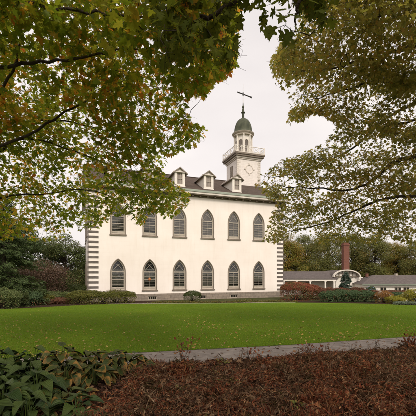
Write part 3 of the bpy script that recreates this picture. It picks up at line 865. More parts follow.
def spray_leaves(targets, dirs, per, spread, size, droop=0.35, tilt=0.55, flat=0.25, wood=None):
    N = len(targets); h = dirs.copy(); h[:, 2] *= 0.3; h = norm(h + rng.normal(0, 0.15, h.shape))
    lat = norm(np.cross(h, np.array([0, 0, 1.0]))); up = np.cross(lat, h)
    if wood is not None:
        for t, a, b in zip(targets, h, lat):
            for sg in (-1, 1):
                q = t - a * spread * rng.uniform(.1, .5); e = q + (a * .4 + b * sg * .8) * spread * rng.uniform(.5, .9); e[2] -= .05 * spread
                wood.append(tube(np.stack([q, (q + e) / 2 + [0, 0, .02 * spread], e]), np.array([.0028, .0022, .0015]), 4))
    al = rng.uniform(-.8, .55, (N, per)); la = rng.uniform(-1, 1, (N, per)) * (1 - .35 * np.abs(al))
    uu = rng.normal(0, flat, (N, per))
    pos = targets[:, None] + spread * (al[..., None] * h[:, None] + la[..., None] * lat[:, None] + uu[..., None] * up[:, None])
    tip = h[:, None] * rng.uniform(.3, 1, (N, per, 1)) + lat[:, None] * (np.sign(la) * rng.uniform(.2, 1, (N, per)))[..., None] + np.array([0, 0, -1.0]) * rng.uniform(0, 2 * droop, (N, per, 1)) + rng.normal(0, .25, (N, per, 3))
    nr = np.array([0, 0, 1.0]) + rng.normal(0, tilt, (N, per, 3))
    sz = size * rng.uniform(.62, 1.2, (N, per))
    return pos.reshape(-1, 3), tip.reshape(-1, 3), nr.reshape(-1, 3), sz.reshape(-1)

def picture_xy(p):
    return 208 + 340 * p[:, 0] / np.maximum(p[:, 1], .1), HZ - 340 * (p[:, 2] - CAM_Z) / np.maximum(p[:, 1], .1)

def region_targets(poly, n, depth, keep=None, clump=None):
    P = np.asarray(poly, float); out = []; tot = 0
    while tot < n:
        x = rng.uniform(P[:, 0].min(), P[:, 0].max(), n * 2); y = rng.uniform(P[:, 1].min(), P[:, 1].max(), n * 2)
        ok = inside(P, x, y); x, y = x[ok], y[ok]
        if keep is not None:
            ok = rng.uniform(0, 1, len(x)) < keep(x, y); x, y = x[ok], y[ok]
        Y = depth(x, y)
        q = np.stack([px(x, Y), Y, pz(y, Y)], -1)
        if clump:
            nz_ = bumps(q * [1, 1, 2.4], clump[0], clump[2]); q = q[rng.uniform(-1, 1, len(q)) < nz_ * 1.6 + clump[1]]
        out.append(q); tot += len(q)
    return np.concatenate(out)[:n]

def W(*pts):   # survey points (column, row, distance) -> world
    return [(float(px(a, c)), c, float(pz(b, c))) for a, b, c in pts]

# ------------------------------------------------------------------ left maple
P_LEFT = [(-90, -160), (215, -160), (235, -20), (240, 0), (240, 30), (237, 44), (237, 64), (229, 76), (214, 84), (205, 99), (192, 97), (187, 108), (194, 122), (207, 129), (206, 137),
          (194, 148), (180, 151), (169, 160), (162, 170), (172, 182), (189, 192), (191, 203), (183, 209), (176, 217), (165, 219), (158, 214), (150, 214), (144, 227), (136, 224),
          (126, 216), (110, 216), (107, 225), (95, 229), (80, 231), (60, 239), (40, 242), (20, 238), (0, 243), (-90, 250)]
KEEP_LEFT = [(-95, -165), (215, -165)] + P_LEFT[2:-1] + [(-95, 255)]
def left_depth(x, y):
    return 5.8 + 7.2 * np.clip(y, 0, 240) / 240 + rng.uniform(-1.0, 3.2, len(x)) + 0.8 * np.sin(x * .03)
TL = Vector((-8.3, 8.6, float(gz(8.6))))
def left_limbs():
    c = [(-8.3, 8.6, 0 - .2), (-8.25, 8.55, 1.5), (-8.15, 8.5, 3.2), (-8.0, 8.5, 5.2), (-7.6, 8.3, 7.5), (-7.0, 8.0, 9.5)]
    L_ = [(c, .26, .10)]
    j1 = (-8.15, 8.5, 3.0); j2 = (-8.0, 8.5, 4.6); j3 = (-7.8, 8.4, 6.2); j4 = (-7.4, 8.2, 8.2)
    L_ += [([j1] + W((-60, 165, 9.5), (0, 150, 10), (25, 138, 10.3), (70, 150, 11), (120, 170, 11.8), (165, 188, 12.4)), 0.064, .012)]
    L_ += [([j1] + W((-60, 222, 10), (0, 198, 10.8), (45, 194, 11.6), (90, 190, 12.4), (130, 205, 13)), 0.052, .010)]
    L_ += [([j2] + W((-50, 175, 8.2), (5, 84, 8.2), (18, 52, 8.0), (22, 12, 7.8), (30, -30, 7.4)), 0.052, .012)]
    L_ += [([j2] + W((-40, 160, 8.5), (34, 131, 8.6), (68, 110, 8.9), (95, 97, 9.2), (122, 86, 9.6), (160, 88, 10)), 0.049, .010)]
    L_ += [([j3] + W((-20, 70, 7.2), (40, 62, 7.0), (90, 55, 7.2), (140, 50, 7.4), (190, 60, 7.6)), 0.052, .010)]
    L_ += [([j3] + W((-10, 10, 6.4), (60, 10, 6.2), (120, 15, 6.4), (175, 22, 6.6), (215, 40, 6.9)), 0.046, .010)]
    L_ += [([j4] + W((0, -70, 5.8), (70, -60, 5.6), (130, -40, 5.6), (185, -10, 5.8)), 0.046, .010)]
    L_ += [([j2] + W((-30, 130, 10.5), (50, 120, 11), (110, 130, 11.4), (160, 128, 11.6), (195, 130, 11.8)), 0.041, .009)]
    return L_
tg = region_targets(P_LEFT, 2800, left_depth, lambda x, y: np.clip(.5 + (y + 10) / 150, .5, 1), (1.6, .1, 41))
# the rest of the crown, beyond the picture's left edge and above
ex = np.stack([rng.uniform(-13, -5.5, 240), rng.uniform(3, 13, 240), rng.uniform(4.2, 10.5, 240)], -1)
ex = ex[(ex[:, 0] / ex[:, 1] < -.66)]
limbsL = left_limbs()
allt = np.concatenate([tg, ex])
wood, dirs = grow(limbsL, allt, .1, .4)
n1 = len(tg)
pos, tip, nr, sz = spray_leaves(tg, dirs[:n1], 12, .40, .150, wood=wood)
cx_, cy_ = picture_xy(pos + norm(tip) * .06)
ok = inside(KEEP_LEFT, cx_, cy_) | (cx_ < -4) | (cy_ < -4)
a1 = leaf_arrays(MAPLE_MID, True, pos[ok], tip[ok], nr[ok], sz[ok])
pos, tip, nr, sz = spray_leaves(ex, dirs[n1:], 16, .5, .16)
a2 = leaf_arrays(MAPLE_MID, True, pos, tip, nr, sz)
M['maple'] = leaf_mat("maple_leaves", [(.10, .135, .014), (.155, .195, .018), (.24, .245, .025), (.12, .165, .016), (.33, .29, .035), (.105, .145, .014)],
                      [(.52, .26, .035), (.38, .27, .04), (.46, .15, .03), (.42, .31, .05), (.20, .19, .025)], .42, .41, .78, .55, tr_gain=2.1)
mt = empty("maple_tree", TL)
tag(mt, "broad green and orange maple whose leafy boughs hide the temple's upper corner", "tree", "broad trees framing the view")
off = np.array(TL)
v, f = join_arrays(wood)
mesh_obj("trunk", v - off, f, M['bark'], mt, smooth=True)
v, f = join_arrays([a1, a2])
mesh_obj("crown", v - off, f, M['maple'], mt)

# ------------------------------------------------------------------ maple behind the camera, its boughs overhead
P_TOP = [(150, -120), (352, -120), (350, 0), (344, 10), (336, 24), (318, 30), (306, 44), (300, 50), (290, 46), (276, 38), (268, 47), (258, 45), (257, 30), (262, 15), (255, 8), (248, 20), (238, 42), (238, 66), (222, 76), (205, 60), (160, 70), (150, 40)]
def top_depth(x, y): return 4.1 + rng.uniform(-.5, 1.0, len(x)) + np.clip(-y, 0, 100) * .0
OV = Vector((2.6, -4.2, 0.0))
tg = region_targets(P_TOP, 125, top_depth)
ex = np.stack([rng.uniform(-6.5, 9, 230), rng.uniform(-9, 2.5, 230), rng.uniform(5.4, 9.5, 230)], -1)
lim = [([(2.6, -4.2, -.2), (2.6, -4.15, 2), (2.5, -4.0, 4.4), (2.3, -3.6, 6.5), (2.0, -3.2, 8.5)], .28, .1)]
for q in ([(2.5, -4, 4.2), (2.0, -2, 5.4), (1.2, 1.2, 6.0)] + W((262, -40, 4.6), (235, 0, 4.6), (205, 17, 4.7), (186, 26, 4.8), (166, 46, 4.9)),
          [(2.5, -4, 4.0), (2.4, -1.5, 5.2), (2.0, 1.5, 5.6)] + W((320, -40, 4.0), (300, 0, 4.1), (296, 25, 4.2)),
          [(2.4, -3.8, 5), (-1, -3, 6.4), (-4.5, -1.5, 7.2)], [(2.4, -3.8, 5.4), (5, -2, 6.6), (8, 0, 7.4)], [(2.3, -3.6, 6), (0, 0, 7.4), (-2, 3, 8)], [(2.3, -3.8, 5.4), (3, -7, 7), (3, -9, 7.6)], [(2.4, -3.6, 5.8), (4, .5, 7.2), (5.5, 3, 7.8)]):
    lim.append((q, .09, .010))
allt = np.concatenate([tg, ex]); wood, dirs = grow(lim, allt, .1, .4)
n1 = len(tg)
pos, tip, nr, sz = spray_leaves(tg, dirs[:n1], 13, .27, .135, droop=.9, tilt=.95, flat=.45, wood=wood)
cx_, cy_ = picture_xy(pos + norm(tip) * .06)
KT = [(150, -130), (356, -130)] + P_TOP[2:]
ok = inside(KT, cx_, cy_) | (cy_ < -6)
a1 = leaf_arrays(MAPLE, True, pos[ok], tip[ok], nr[ok], sz[ok], curl=.35, fold=.2)
pos, tip, nr, sz = spray_leaves(ex, dirs[n1:], 14, .55, .19)
cx_, cy_ = picture_xy(pos); ok = (pos[:, 1] < .5) | (cy_ < -12) | (cx_ < 0) | (cx_ > 416)
a2 = leaf_arrays(MAPLE_MID, True, pos[ok], tip[ok], nr[ok], sz[ok])
M['maple_dark'] = leaf_mat("dark_maple_leaves", [(.050, .062, .008), (.085, .095, .011), (.065, .075, .010), (.11, .11, .014)], [(.20, .10, .02), (.10, .08, .015)], .6, .6, .85, .45, spec=.06, rough=.75, tr_gain=1.6)
mt = empty("maple_tree", OV)
tag(mt, "dark large-leaved maple boughs hanging at the top against open sky, nearest of the trees", "tree", "broad trees framing the view")
off = np.array(OV); v, f = join_arrays(wood)
mesh_obj("trunk", v - off, f, M['bark'], mt, smooth=True)
v, f = join_arrays([a1, a2]); mesh_obj("crown", v - off, f, M['maple_dark'], mt)

# ------------------------------------------------------------------ right tree, small leaves
P_RIGHT = [(318, -120), (520, -120), (520, 240), (425, 244), (416, 250), (404, 244), (388, 236), (374, 246), (352, 240), (336, 246), (322, 246), (306, 236), (296, 232), (286, 242), (273, 243), (263, 240),
           (267, 230), (270, 219), (276, 205), (264, 193), (254, 188), (260, 178), (272, 167), (286, 158), (302, 154), (316, 143), (333, 134), (337, 125), (326, 115), (312, 114), (300, 121), (288, 124),
           (291, 108), (288, 92), (275, 83), (272, 62), (280, 45), (300, 25)]
def right_depth(x, y): return 8.5 + 5.5 * np.clip(y, 0, 240) / 240 + rng.uniform(-1.2, 4.0, len(x)) - .004 * (x - 270)
TR = Vector((12.3, 12.0, float(gz(12))))
j = [(12.2, 11.9, 2.6), (12.0, 11.8, 4.2), (11.7, 11.6, 6.0), (11.3, 11.4, 8.0)]
lim = [([(12.3, 12, -.5), (12.25, 11.95, 1.5), (12.1, 11.85, 3.6), (11.8, 11.7, 5.6), (11.3, 11.4, 8.2), (10.8, 11, 10.5)], .33, .12)]
for q, r in (([j[1]] + W((460, 148, 12), (416, 156, 12), (392, 164, 12.2), (370, 182, 12.6), (345, 190, 13), (310, 188, 13.4), (275, 186, 13.8)), .12),
          ([j[2]] + W((470, 70, 11), (416, 84, 11), (380, 82, 11.2), (345, 90, 11.6), (310, 100, 12)), .11),
          ([j[2]] + W((470, 30, 10.5), (416, 45, 10.5), (385, 55, 10.6), (355, 62, 10.8), (325, 70, 11), (290, 72, 11.4)), .1),
          ([j[3]] + W((450, -20, 9.8), (405, 5, 9.8), (378, 18, 9.8), (350, 48, 10), (335, 75, 10.3)), .1),
          ([j[3]] + W((430, -80, 9.5), (380, -40, 9.3), (340, -5, 9.3), (305, 30, 9.6)), .09),
          ([j[0]] + W((470, 200, 12.5), (416, 196, 12.8), (380, 200, 13.2), (345, 215, 13.8), (318, 225, 14.2), (285, 232, 14.8)), .1),
          ([j[1]] + W((455, 118, 13), (410, 122, 13), (370, 130, 13.2), (345, 138, 13.5)), .09),
          ([j[2]] + W((460, 100, 14), (400, 110, 14.4), (350, 150, 14.8), (300, 172, 15), (268, 178, 15.2)), .09),
          ([j[0], (14, 11, 4.5), (17, 10, 6)], .1), ([j[1], (12, 9, 6), (13, 5, 8)], .1), ([j[2], (14, 14, 8), (17, 17, 9)], .1)):
    lim.append((q, r, .011))
tg = region_targets(P_RIGHT, 3600, right_depth, lambda x, y: np.where(y > 150, .95, 1), (1.9, -.35, 42))
ex = np.stack([rng.uniform(6, 19, 260), rng.uniform(3, 20, 260), rng.uniform(4.5, 12.5, 260)], -1)
ex = ex[ex[:, 0] / ex[:, 1] > .68]
allt = np.concatenate([tg, ex]); wood, dirs = grow(lim, allt, .1, .4)
n1 = len(tg)
pos, tip, nr, sz = spray_leaves(tg, dirs[:n1], 19, .36, .125, tilt=.8, wood=wood)
KR = [(300, -125), (525, -125), (525, 244)] + [(x + (-1 if x < 300 else 0), y) for x, y in P_RIGHT[3:]]
cx_, cy_ = picture_xy(pos); ok = inside(KR, cx_, cy_) | (cx_ > 420) | (cy_ < -4)
a1 = leaf_arrays(SMALL, False, pos[ok], tip[ok], nr[ok], sz[ok])
pos, tip, nr, sz = spray_leaves(ex, dirs[n1:], 22, .6, .13)
a2 = leaf_arrays(SMALL, False, pos, tip, nr, sz)
M['right_leaf'] = leaf_mat("olive_leaves", [(.18, .175, .040), (.30, .27, .065), (.12, .125, .030), (.40, .31, .085), (.16, .155, .038)], [(.42, .25, .06), (.33, .23, .055), (.25, .20, .05)], .5, .42, .82, .52, tr_gain=1.7)
mt = empty("olive_leaved_tree", TR)
tag(mt, "broad tree with small olive and rust leaves reaching in from the right across the sky", "tree", "broad trees framing the view")
off = np.array(TR); v, f = join_arrays(wood)
mesh_obj("trunk", v - off, f, M['bark'], mt, smooth=True)
v, f = join_arrays([a1, a2]); mesh_obj("crown", v - off, f, M['right_leaf'], mt)

# ------------------------------------------------------------------ trees in the distance
def broad_tree(name, x, y, h, rx, seed, mat, label, group, n=9000, leaf=.26, low=.15, clumps=46, shape=1.0, name2="crown"):
    r = np.random.default_rng(seed); z0 = float(gz(y)); root = empty(name, (x, y, z0)); tag(root, label, "tree", group)
    top = h * .86; wood = []
    n_ = 9; P = np.stack([np.linspace(0, r.normal(0, .4), n_), np.linspace(0, r.normal(0, .4), n_), np.linspace(-.3, top, n_)], -1); P[1:-1, :2] += r.normal(0, .1, (n_ - 2, 2))
    wood.append(tube(P, np.linspace(.014 * h + .04, .03, n_), 8))
    C = r.normal(size=(clumps, 3)); C /= np.linalg.norm(C, axis=1, keepdims=True); C *= r.uniform(.45, 1, (clumps, 1)) ** .5
    zc = h * (low + (1 - low) / 2); hz = h * (1 - low) / 2
    C = C * [rx * .82, rx * .82, hz * .86]; C[:, :2] *= (1 - .28 * shape * np.clip(C[:, 2:] / hz, -1, 1)); C[:, 2] += zc
    for c in C:
        t = max(.12 * top, min(top * .95, c[2] * .72)); s = P[0] * (1 - t / top) + P[-1] * t / top; s[2] = t
        mid = (s + c) / 2 + [0, 0, .06 * h * r.uniform(-.3, 1)]
        Q = smooth_line([s, mid, c], 6); wood.append(tube(Q, np.linspace(.007 * h, .012, 6), 5))
    v, f = join_arrays(wood); mesh_obj("trunk", v, f, M['twig'], root, smooth=True)
    w = r.uniform(.6, 1.2, clumps); w /= w.sum(); idx = r.choice(clumps, n, p=w)
    g = r.normal(size=(n, 3)); g /= np.linalg.norm(g, axis=1, keepdims=True); g *= r.uniform(.2, 1, (n, 1)) ** .45
    cs = (rx * .36) * r.uniform(.65, 1.25, clumps)
    pos = C[idx] + g * cs[idx][:, None] * [1, 1, .62]
    pos += .12 * cs[idx][:, None] * np.stack([bumps(pos, 2.0, seed + 1), bumps(pos, 2.0, seed + 2), bumps(pos, 2, seed + 3)], -1)
    nr = g * .7 + [0, 0, .8] + r.normal(0, .5, (n, 3)); tip = np.cross(nr, r.normal(size=(n, 3))) + [0, 0, -.3]
    v, f = leaf_arrays(RHOMB, False, pos, tip, nr, leaf * r.uniform(.6, 1.25, n), r=r)
    mesh_obj(name2, v, f, mat, root); return root

def conifer(name, x, y, h, rx, seed, mat, label, group=None, n=9000, leaf=.3, cat="tree"):
    r = np.random.default_rng(seed); z0 = float(gz(y)); root = empty(name, (x, y, z0)); tag(root, label, cat, group)
    wood = [tube(np.array([[0, 0, -.2], [0, 0, h * .5], [0, 0, h * .98]]), np.array([.02 * h, .012 * h, .01]), 8)]
    tiers = int(h * 2.2) + 14; br = []
    for i in range(tiers):
        zt_ = h * (.03 + .95 * (i / tiers)); R = rx * (1 - zt_ / h) ** .8 + .05; m = r.integers(6, 9)
        for a in r.uniform(0, 6.28, m):
            l_ = R * r.uniform(.7, 1.1); s = np.array([0, 0, zt_]); e = np.array([math.cos(a) * l_, math.sin(a) * l_, zt_ - .18 * l_]); br.append((s, e))
            wood.append(tube(np.stack([s, (s + e) / 2 + [0, 0, .02], e]), np.array([.012, .008, .004]) * (1 + h * .12), 4))
    v, f = join_arrays(wood); mesh_obj("trunk", v, f, M['bark'], root)
    S0 = np.array([b[0] for b in br]); E0 = np.array([b[1] for b in br]); ln = np.linalg.norm(E0 - S0, axis=1); idx = r.choice(len(br), n, p=ln / ln.sum())
    t = r.uniform(.12, 1.03, n) ** .7; d = norm(E0 - S0)[idx]; lat = norm(np.cross(d, [0, 0, 1.0]))
    wdt = (1.05 - t) * ln[idx] * .35 + .06 * h * .2
    pos = S0[idx] + (E0 - S0)[idx] * t[:, None] + lat * (r.uniform(-1, 1, n) * wdt)[:, None] + [0, 0, 1] * r.normal(-.03, .05 * math.sqrt(h) * .5, (n, 1))
    tip = d + lat * r.uniform(-1, 1, (n, 1)) + [0, 0, -.25]; nr = np.array([0, 0, 1.0]) + r.normal(0, .5, (n, 3))
    v, f = leaf_arrays(RHOMB * [1, .45], False, pos, tip, nr, leaf * r.uniform(.6, 1.3, n), r=r)
    mesh_obj("crown", v, f, mat, root); return root

M['dk'] = leaf_mat("dark_evergreen", [(0.046, 0.073, 0.025), (0.081, 0.110, 0.034), (0.060, 0.089, 0.030)], None, transl=.2)
M['gr'] = leaf_mat("dull_green", [(0.075, 0.103, 0.034), (0.124, 0.149, 0.043), (0.095, 0.116, 0.039)], [(0.213, 0.149, 0.064), (0.149, 0.128, 0.043)], .3, .5, .8, transl=.25)
M['mg'] = leaf_mat("olive_far_leaves", [(.115, .125, .033), (.165, .165, .045), (.14, .14, .038)], [(.24, .17, .045), (.19, .14, .04)], .2, .45, .8, transl=.35)
M['gold'] = leaf_mat("golden_leaves", [(.18, .17, .03), (.24, .21, .035), (.13, .145, .03)], [(.30, .18, .03), (.23, .14, .03)], .25, .4, .7, transl=.3)
M['mauve'] = leaf_mat("russet_leaves", [(0.108, 0.065, 0.046), (0.155, 0.088, 0.061), (0.081, 0.061, 0.035)], [(0.068, 0.068, 0.027), (0.189, 0.095, 0.061)], .5, .45, .75, transl=.25)

GL = "trees behind the lawn, west of the temple"
conifer("evergreen_tree", px(4, 31), 31, 10.5, 4.0, 11, M['dk'], "tallest dark evergreen beside the lawn, farthest from the temple", GL, 22000, .3)
broad_tree("broadleaf_tree", px(30, 52), 52, 9.6, 4.6, 12, M['gr'], "dull green round tree just behind the russet tree", GL, 14000, .24)
broad_tree("broadleaf_tree", px(64, 50), 50, 9.3, 4.4, 13, M['gr'], "dark green round-headed tree standing closest to the striped temple corner", GL, 18000, .22, .03)
broad_tree("broadleaf_tree", px(84, 58), 58, 7.4, 4.2, 14, M['gr'], "lower green tree partly hidden by the striped temple corner", GL, 10000, .24, .02)
broad_tree("broadleaf_tree", px(12, 44), 44, 10.5, 4.6, 15, M['dk'], "dark leafy tree between the tallest evergreen and the russet tree", GL, 16000, .22)
broad_tree("broadleaf_tree", px(-22, 40), 40, 10, 5, 16, M['dk'], "dark tree cut off by the picture edge beside the evergreen", GL, 12000, .24)
broad_tree("ornamental_tree", px(43, 38), 38, 4.6, 3.1, 17, M['mauve'], "low spreading russet-brown ornamental tree before the dark green trees", GL, 13000, .15, .12, shape=.3)

GR = "trees behind the low white buildings"
rows = [(287, 88, 10.5, 5.0, 'gold', "golden tree just past the temple's striped edge, above the porch roof"),
        (306, 92, 11.0, 5.5, 'mg', "olive tree between the golden tree and the chimney, over the porch roof"),
        (328, 96, 11.5, 5.5, 'mg', "olive tree just to the near side of the red chimney"),
        (352, 98, 12.5, 5.5, 'mg', "tall thin-topped olive tree right behind the red chimney"),
        (374, 92, 11.0, 5.0, 'mg', "olive green tree over the end of the long hipped roof"),
        (398, 96, 10.0, 5.5, 'gold', "yellowish tree above the middle of the long wing roof"),
        (424, 88, 10.0, 5.5, 'mg', "olive tree at the picture edge above the long wing roof")]
for i, (x, Y, h, rx, mm, lb) in enumerate(rows):
    broad_tree("autumn_tree", px(x, Y), Y, h * 1.42 + 1.2, rx * 1.12, 30 + i, M[mm], lb, GR, 34000, .27, -.08, 80, name2="crown")
for i, (x, Y, h, rx) in enumerate([(300, 108, 8.6, 6.5), (335, 110, 8.2, 7), (366, 112, 8.5, 7), (400, 110, 8.2, 7), (436, 104, 9, 7)]):
    broad_tree("background_tree", px(x, Y), Y, h * 1.2 + 1, rx, 60 + i, M['gr' if i % 2 else 'mg'],
               ["lower olive tree far behind the golden tree", "lower dull green tree far behind the red chimney", "lower olive tree far behind the hipped roof's end",
                "lower dull green tree far behind the long wing roof", "low olive tree farthest along behind the long wing"][i], "far row of trees behind the low buildings", 9000, .32, .0, 36, .2)
# a wooded rise closing the view far behind, one mass
r_ = np.random.default_rng(5)
def far_mass(name, x0, x1, Y, h, n, mat):
    xs = r_.uniform(x0, x1, n); ys = Y + r_.uniform(0, 14, n); hh = h * (.75 + .25 * np.sin(xs * .21) * np.sin(xs * .083 + 1) + .12 * np.sin(xs * .6))
    zs = gz(ys) + hh * r_.uniform(0, 1, n) ** .6; pos = np.stack([xs, ys, zs], -1); nr = r_.normal(size=(n, 3)) + [0, -.6, .6]
    v, f = leaf_arrays(RHOMB, False, pos, np.cross(nr, r_.normal(size=(n, 3))), nr, r_.uniform(.5, 1.1, n), r=r_)
    return mesh_obj(name, v, f, mat)
tag(far_mass("far_woods", -110, 150, 128, 8.5, 42000, M['mg']), "far wood closing the view behind the trees", None, None, 'stuff')

# ------------------------------------------------------------------ shrubs
def shrub(name, x, y, rx, ry, h, seed, mat, label, group=None, n=5000, leaf=.07, lump=.22, cat="shrub", flat=.0, T=OVAL, blooms=None):
    r = np.random.default_rng(seed); z0 = float(gz(y)); root = empty(name, (x, y, z0)); tag(root, label, cat, group)
    g = r.normal(size=(n, 3)); g[:, 2] = np.abs(g[:, 2]) * 1.0 - r.uniform(0, .42, n); g = norm(g)
    k = 1 + lump * bumps(g * 1.6, 1.9, seed) + .35 * lump * bumps(g * 4, 2.2, seed + 4)
    rad = k * r.uniform(.45, 1, n) ** .35
    half = h * .56; pos = g * [rx, ry, h - half] * rad[:, None]; pos[:, 2] = np.where(g[:, 2] < 0, g[:, 2] / .26 * half, pos[:, 2]) + half; pos[:, 2] = np.maximum(pos[:, 2], .03)
    nr = g + r.normal(0, .5, (n, 3)) + [0, 0, .35]; tip = np.cross(nr, r.normal(size=(n, 3))) + g * .6
    v, f = leaf_arrays(T, False, pos, tip, nr, leaf * r.uniform(.6, 1.3, n), r=r)
    mesh_obj("foliage", v, f, mat, root)
    wood = []
    for i in range(26):
        a = r.uniform(0, 6.28); e = norm(r.normal(size=3) + [0, 0, 1.2]); e = e * [rx * .85, ry * .85, h * .85]; e[2] = abs(e[2])
        wood.append(tube(np.stack([[.1 * math.cos(a), .1 * math.sin(a), -.05], e * .5 + [0, 0, .08], e]), np.array([.025, .015, .006]), 5))
    v, f = join_arrays(wood); mesh_obj("stems", v, f, M['twig'], root)
    if blooms:
        m, mat2, sz = blooms
        idx = r.choice(np.where((g[:, 2] > .1))[0], m); p = pos[idx] * [1.03, 1.03, 1] + g[idx] * .05
        v, f = leaf_arrays(OVAL, False, np.repeat(p, 6, 0) + r.normal(0, sz * .6, (m * 6, 3)), r.normal(size=(m * 6, 3)), r.normal(size=(m * 6, 3)), np.full(m * 6, sz), r=r)
        mesh_obj("blossom", v, f, mat2, root)
    return root
M['yew'] = leaf_mat("yellow_green_foliage", [(0.098, 0.103, 0.017), (0.149, 0.144, 0.023), (0.069, 0.083, 0.016)], [(0.196, 0.149, 0.034), (0.115, 0.103, 0.023)], 1.2, .45, .8, transl=.25)
M['box'] = leaf_mat("dark_green_foliage", [(0.041, 0.057, 0.016), (0.074, 0.092, 0.022), (0.054, 0.070, 0.018)], [(0.162, 0.081, 0.041)], 2.0, .6, .9, transl=.2)
M['red'] = leaf_mat("red_autumn_foliage", [(.24, .07, .04), (.28, .09, .045), (.17, .075, .035)], [(.10, .09, .025), (.13, .10, .03)], .9, .42, .68, transl=.25)
M['rho'] = leaf_mat("deep_green_foliage", [(0.043, 0.074, 0.030), (0.074, 0.115, 0.043), (0.057, 0.088, 0.034)], [(0.230, 0.081, 0.041), (0.135, 0.081, 0.027)], 1.3, .55, .85, transl=.2)
M['blue'] = leaf_mat("blue_spruce_needles", [(0.046, 0.075, 0.052), (0.078, 0.114, 0.078), (0.058, 0.091, 0.062)], None, transl=.15)
M['orange'] = leaf_mat("orange_brown_foliage", [(.24, .11, .03), (.30, .15, .04), (.17, .085, .03)], [(.12, .09, .03)], 1.5, .5, .8, transl=.3)
M['chart'] = leaf_mat("chartreuse_foliage", [(0.242, 0.220, 0.022), (0.330, 0.286, 0.033), (0.165, 0.176, 0.022)], [(0.330, 0.209, 0.044)], 1.5, .5, .85, transl=.3)
M['silver'] = leaf_mat("silvery_foliage", [(.13, .16, .11), (.18, .21, .15), (.10, .13, .085)], None, transl=.2)
M['bluefl'] = leaf_mat("pale_blue_petals", [(.22, .26, .40), (.32, .35, .48)], None, transl=.2)
M['rust'] = leaf_mat("rusty_foliage", [(.13, .055, .03), (.18, .075, .04), (.09, .05, .025)], None, transl=.25)

GF = "yellow green shrubs along the temple's foot"
fs = [(78, 33.0, 1.15, 1.25, "yellow green shrub at the outer end of the row, past the striped corner"),
      (90, 33.6, 1.2, 1.35, "yellow green shrub right before the striped temple corner"),
      (103, 34.2, 1.15, 1.20, "yellow green shrub between the striped corner and the first lower window"),
      (115, 34.6, 1.15, 1.30, "yellow green shrub directly under the first lower window"),
      (126, 34.9, .95, 1.25, "darker shrub at the row's inner end beside the bare stone foundation")]
for i, (x, Y, r0, h, lb) in enumerate(fs):
    shrub("foundation_shrub", px(x, Y), Y, r0, .8, h, 100 + i, M['yew'], lb, GF, 5200, .085, .3)
shrub("round_shrub", px(192.5, 36), 36.0, 1.0, .85, 1.25, 110, M['box'], "single round dark clipped shrub at the middle of the stone foundation", None, 7000, .07, .12)
shrub("burning_bush", px(296.5, 40), 40.0, 1.9, 1.5, 2.15, 120, M['red'], "largest round red bush beside the temple's far striped corner", "red bushes before the porch building", 24000, .09, .16)
shrub("burning_bush", px(312, 41), 41.0, 1.25, 1.1, 1.75, 121, M['red'], "smaller red bush between the largest red bush and the green hedge shrubs", "red bushes before the porch building", 13000, .09, .2)
gh = [(330, 37.0, 1.15, 1.15, "deep green rounded shrub first beside the smaller red bush"), (341, 37.2, 1.25, 1.3, "deep green shrub right under the small spruce"),
      (353, 37.0, 1.25, 1.22, "deep green shrub just past the small spruce"), (366, 36.8, 1.25, 1.2, "deep green shrub in the row next to the orange brown bush"),]
for i, (x, Y, r0, h, lb) in enumerate(gh):
    shrub("evergreen_shrub", px(x, Y), Y, r0, .9, h, 130 + i, M['rho'], lb, "deep green shrubs in a row before the white building", 7000, .10, .2)
for i, (x, Y, r0, h, lb) in enumerate([(326, 40.5, 1.2, 1.4, "rusty bush showing above the first deep green shrub"), (341, 40, 1.3, 1.4, "rusty bush just behind the small spruce's foot"), (358, 40.5, 1.3, 1.42, "rusty bush between the spruce and the wing"), (376, 42, 1.0, 1.0, "rusty bush at the end near the pale blue stand-in shrub"),
                                     (392, 45, 1.7, .9, "rusty bush beneath the paired windows of the long wing"), (406, 45, 1.6, .95, "rusty bush farther along under the long wing windows"), (420, 45, 1.8, 1.0, "rusty bush at the picture edge under the long wing")]):
    shrub("rusty_bush", px(x, Y), Y, r0, .9, h, 140 + i, M['rust'], lb, "rusty bushes behind the green shrubs", 5500, .1, .3)
conifer("small_spruce", px(346, 43), 43.0, 3.5, 1.3, 150, M['blue'], "small blue-green cone-shaped spruce before the arched gable", None, 15000, .17)
shrub("orange_bush", px(384, 35.5), 35.5, .95, .85, 1.25, 160, M['orange'], "rounded orange brown bush beside the deep green shrubs", None, 6000, .07, .12)
shrub("stand_in_shrub", px(371.5, 44), 44, .6, .5, 1.45, 161, M['rho'], "small stand-in shrub with pale blue blossoms before the long wing", None, 2600, .1, .2, blooms=(30, M['bluefl'], .12))  # added stand-in for an unclear pale blue spot, the shrub is a guess
for i, (x, Y, r0, h, mm, lb) in enumerate([(393, 34.5, .7, .75, 'chart', "low yellow green clump beside the orange brown bush"), (400, 33.6, .7, .62, 'chart', "lowest yellow green clump at the lawn's edge"),
                                            (408, 34.0, .95, 1.1, 'chart', "middle-sized yellow green clump before the long wing"), (417, 33.5, 1.2, 1.5, 'chart', "largest yellow green clump, cut by the picture edge")]):
    shrub("chartreuse_clump", px(x, Y), Y, r0, .6, h, 170 + i, M[mm], lb, "yellow green clumps along the lawn", 4200, .08, .25, cat="plant")
for i, (x, Y, r0, lb) in enumerate([(398, 39, 1.3, "dark green bush behind the lowest yellow green clump"), (411, 39.5, 1.4, "dark green bush behind the larger yellow green clumps")]):
    shrub("dark_bush", px(x, Y), Y, r0, 1, .95, 176 + i, M['rho'], lb, "dark green bushes under the long wing", 6000, .1, .2)
for i, x in enumerate((399, 406, 413)):
    Y = 31.6 - i * .35
    shrub("silvery_plant", px(x, Y), Y, .55, .35, .32, 180 + i, M['silver'], ["silvery low plant nearest the orange brown bush", "silvery low plant in the middle of the strip", "silvery low plant at the picture edge"][i], "silvery plants edging the lawn", 1600, .06, .2, cat="plant")
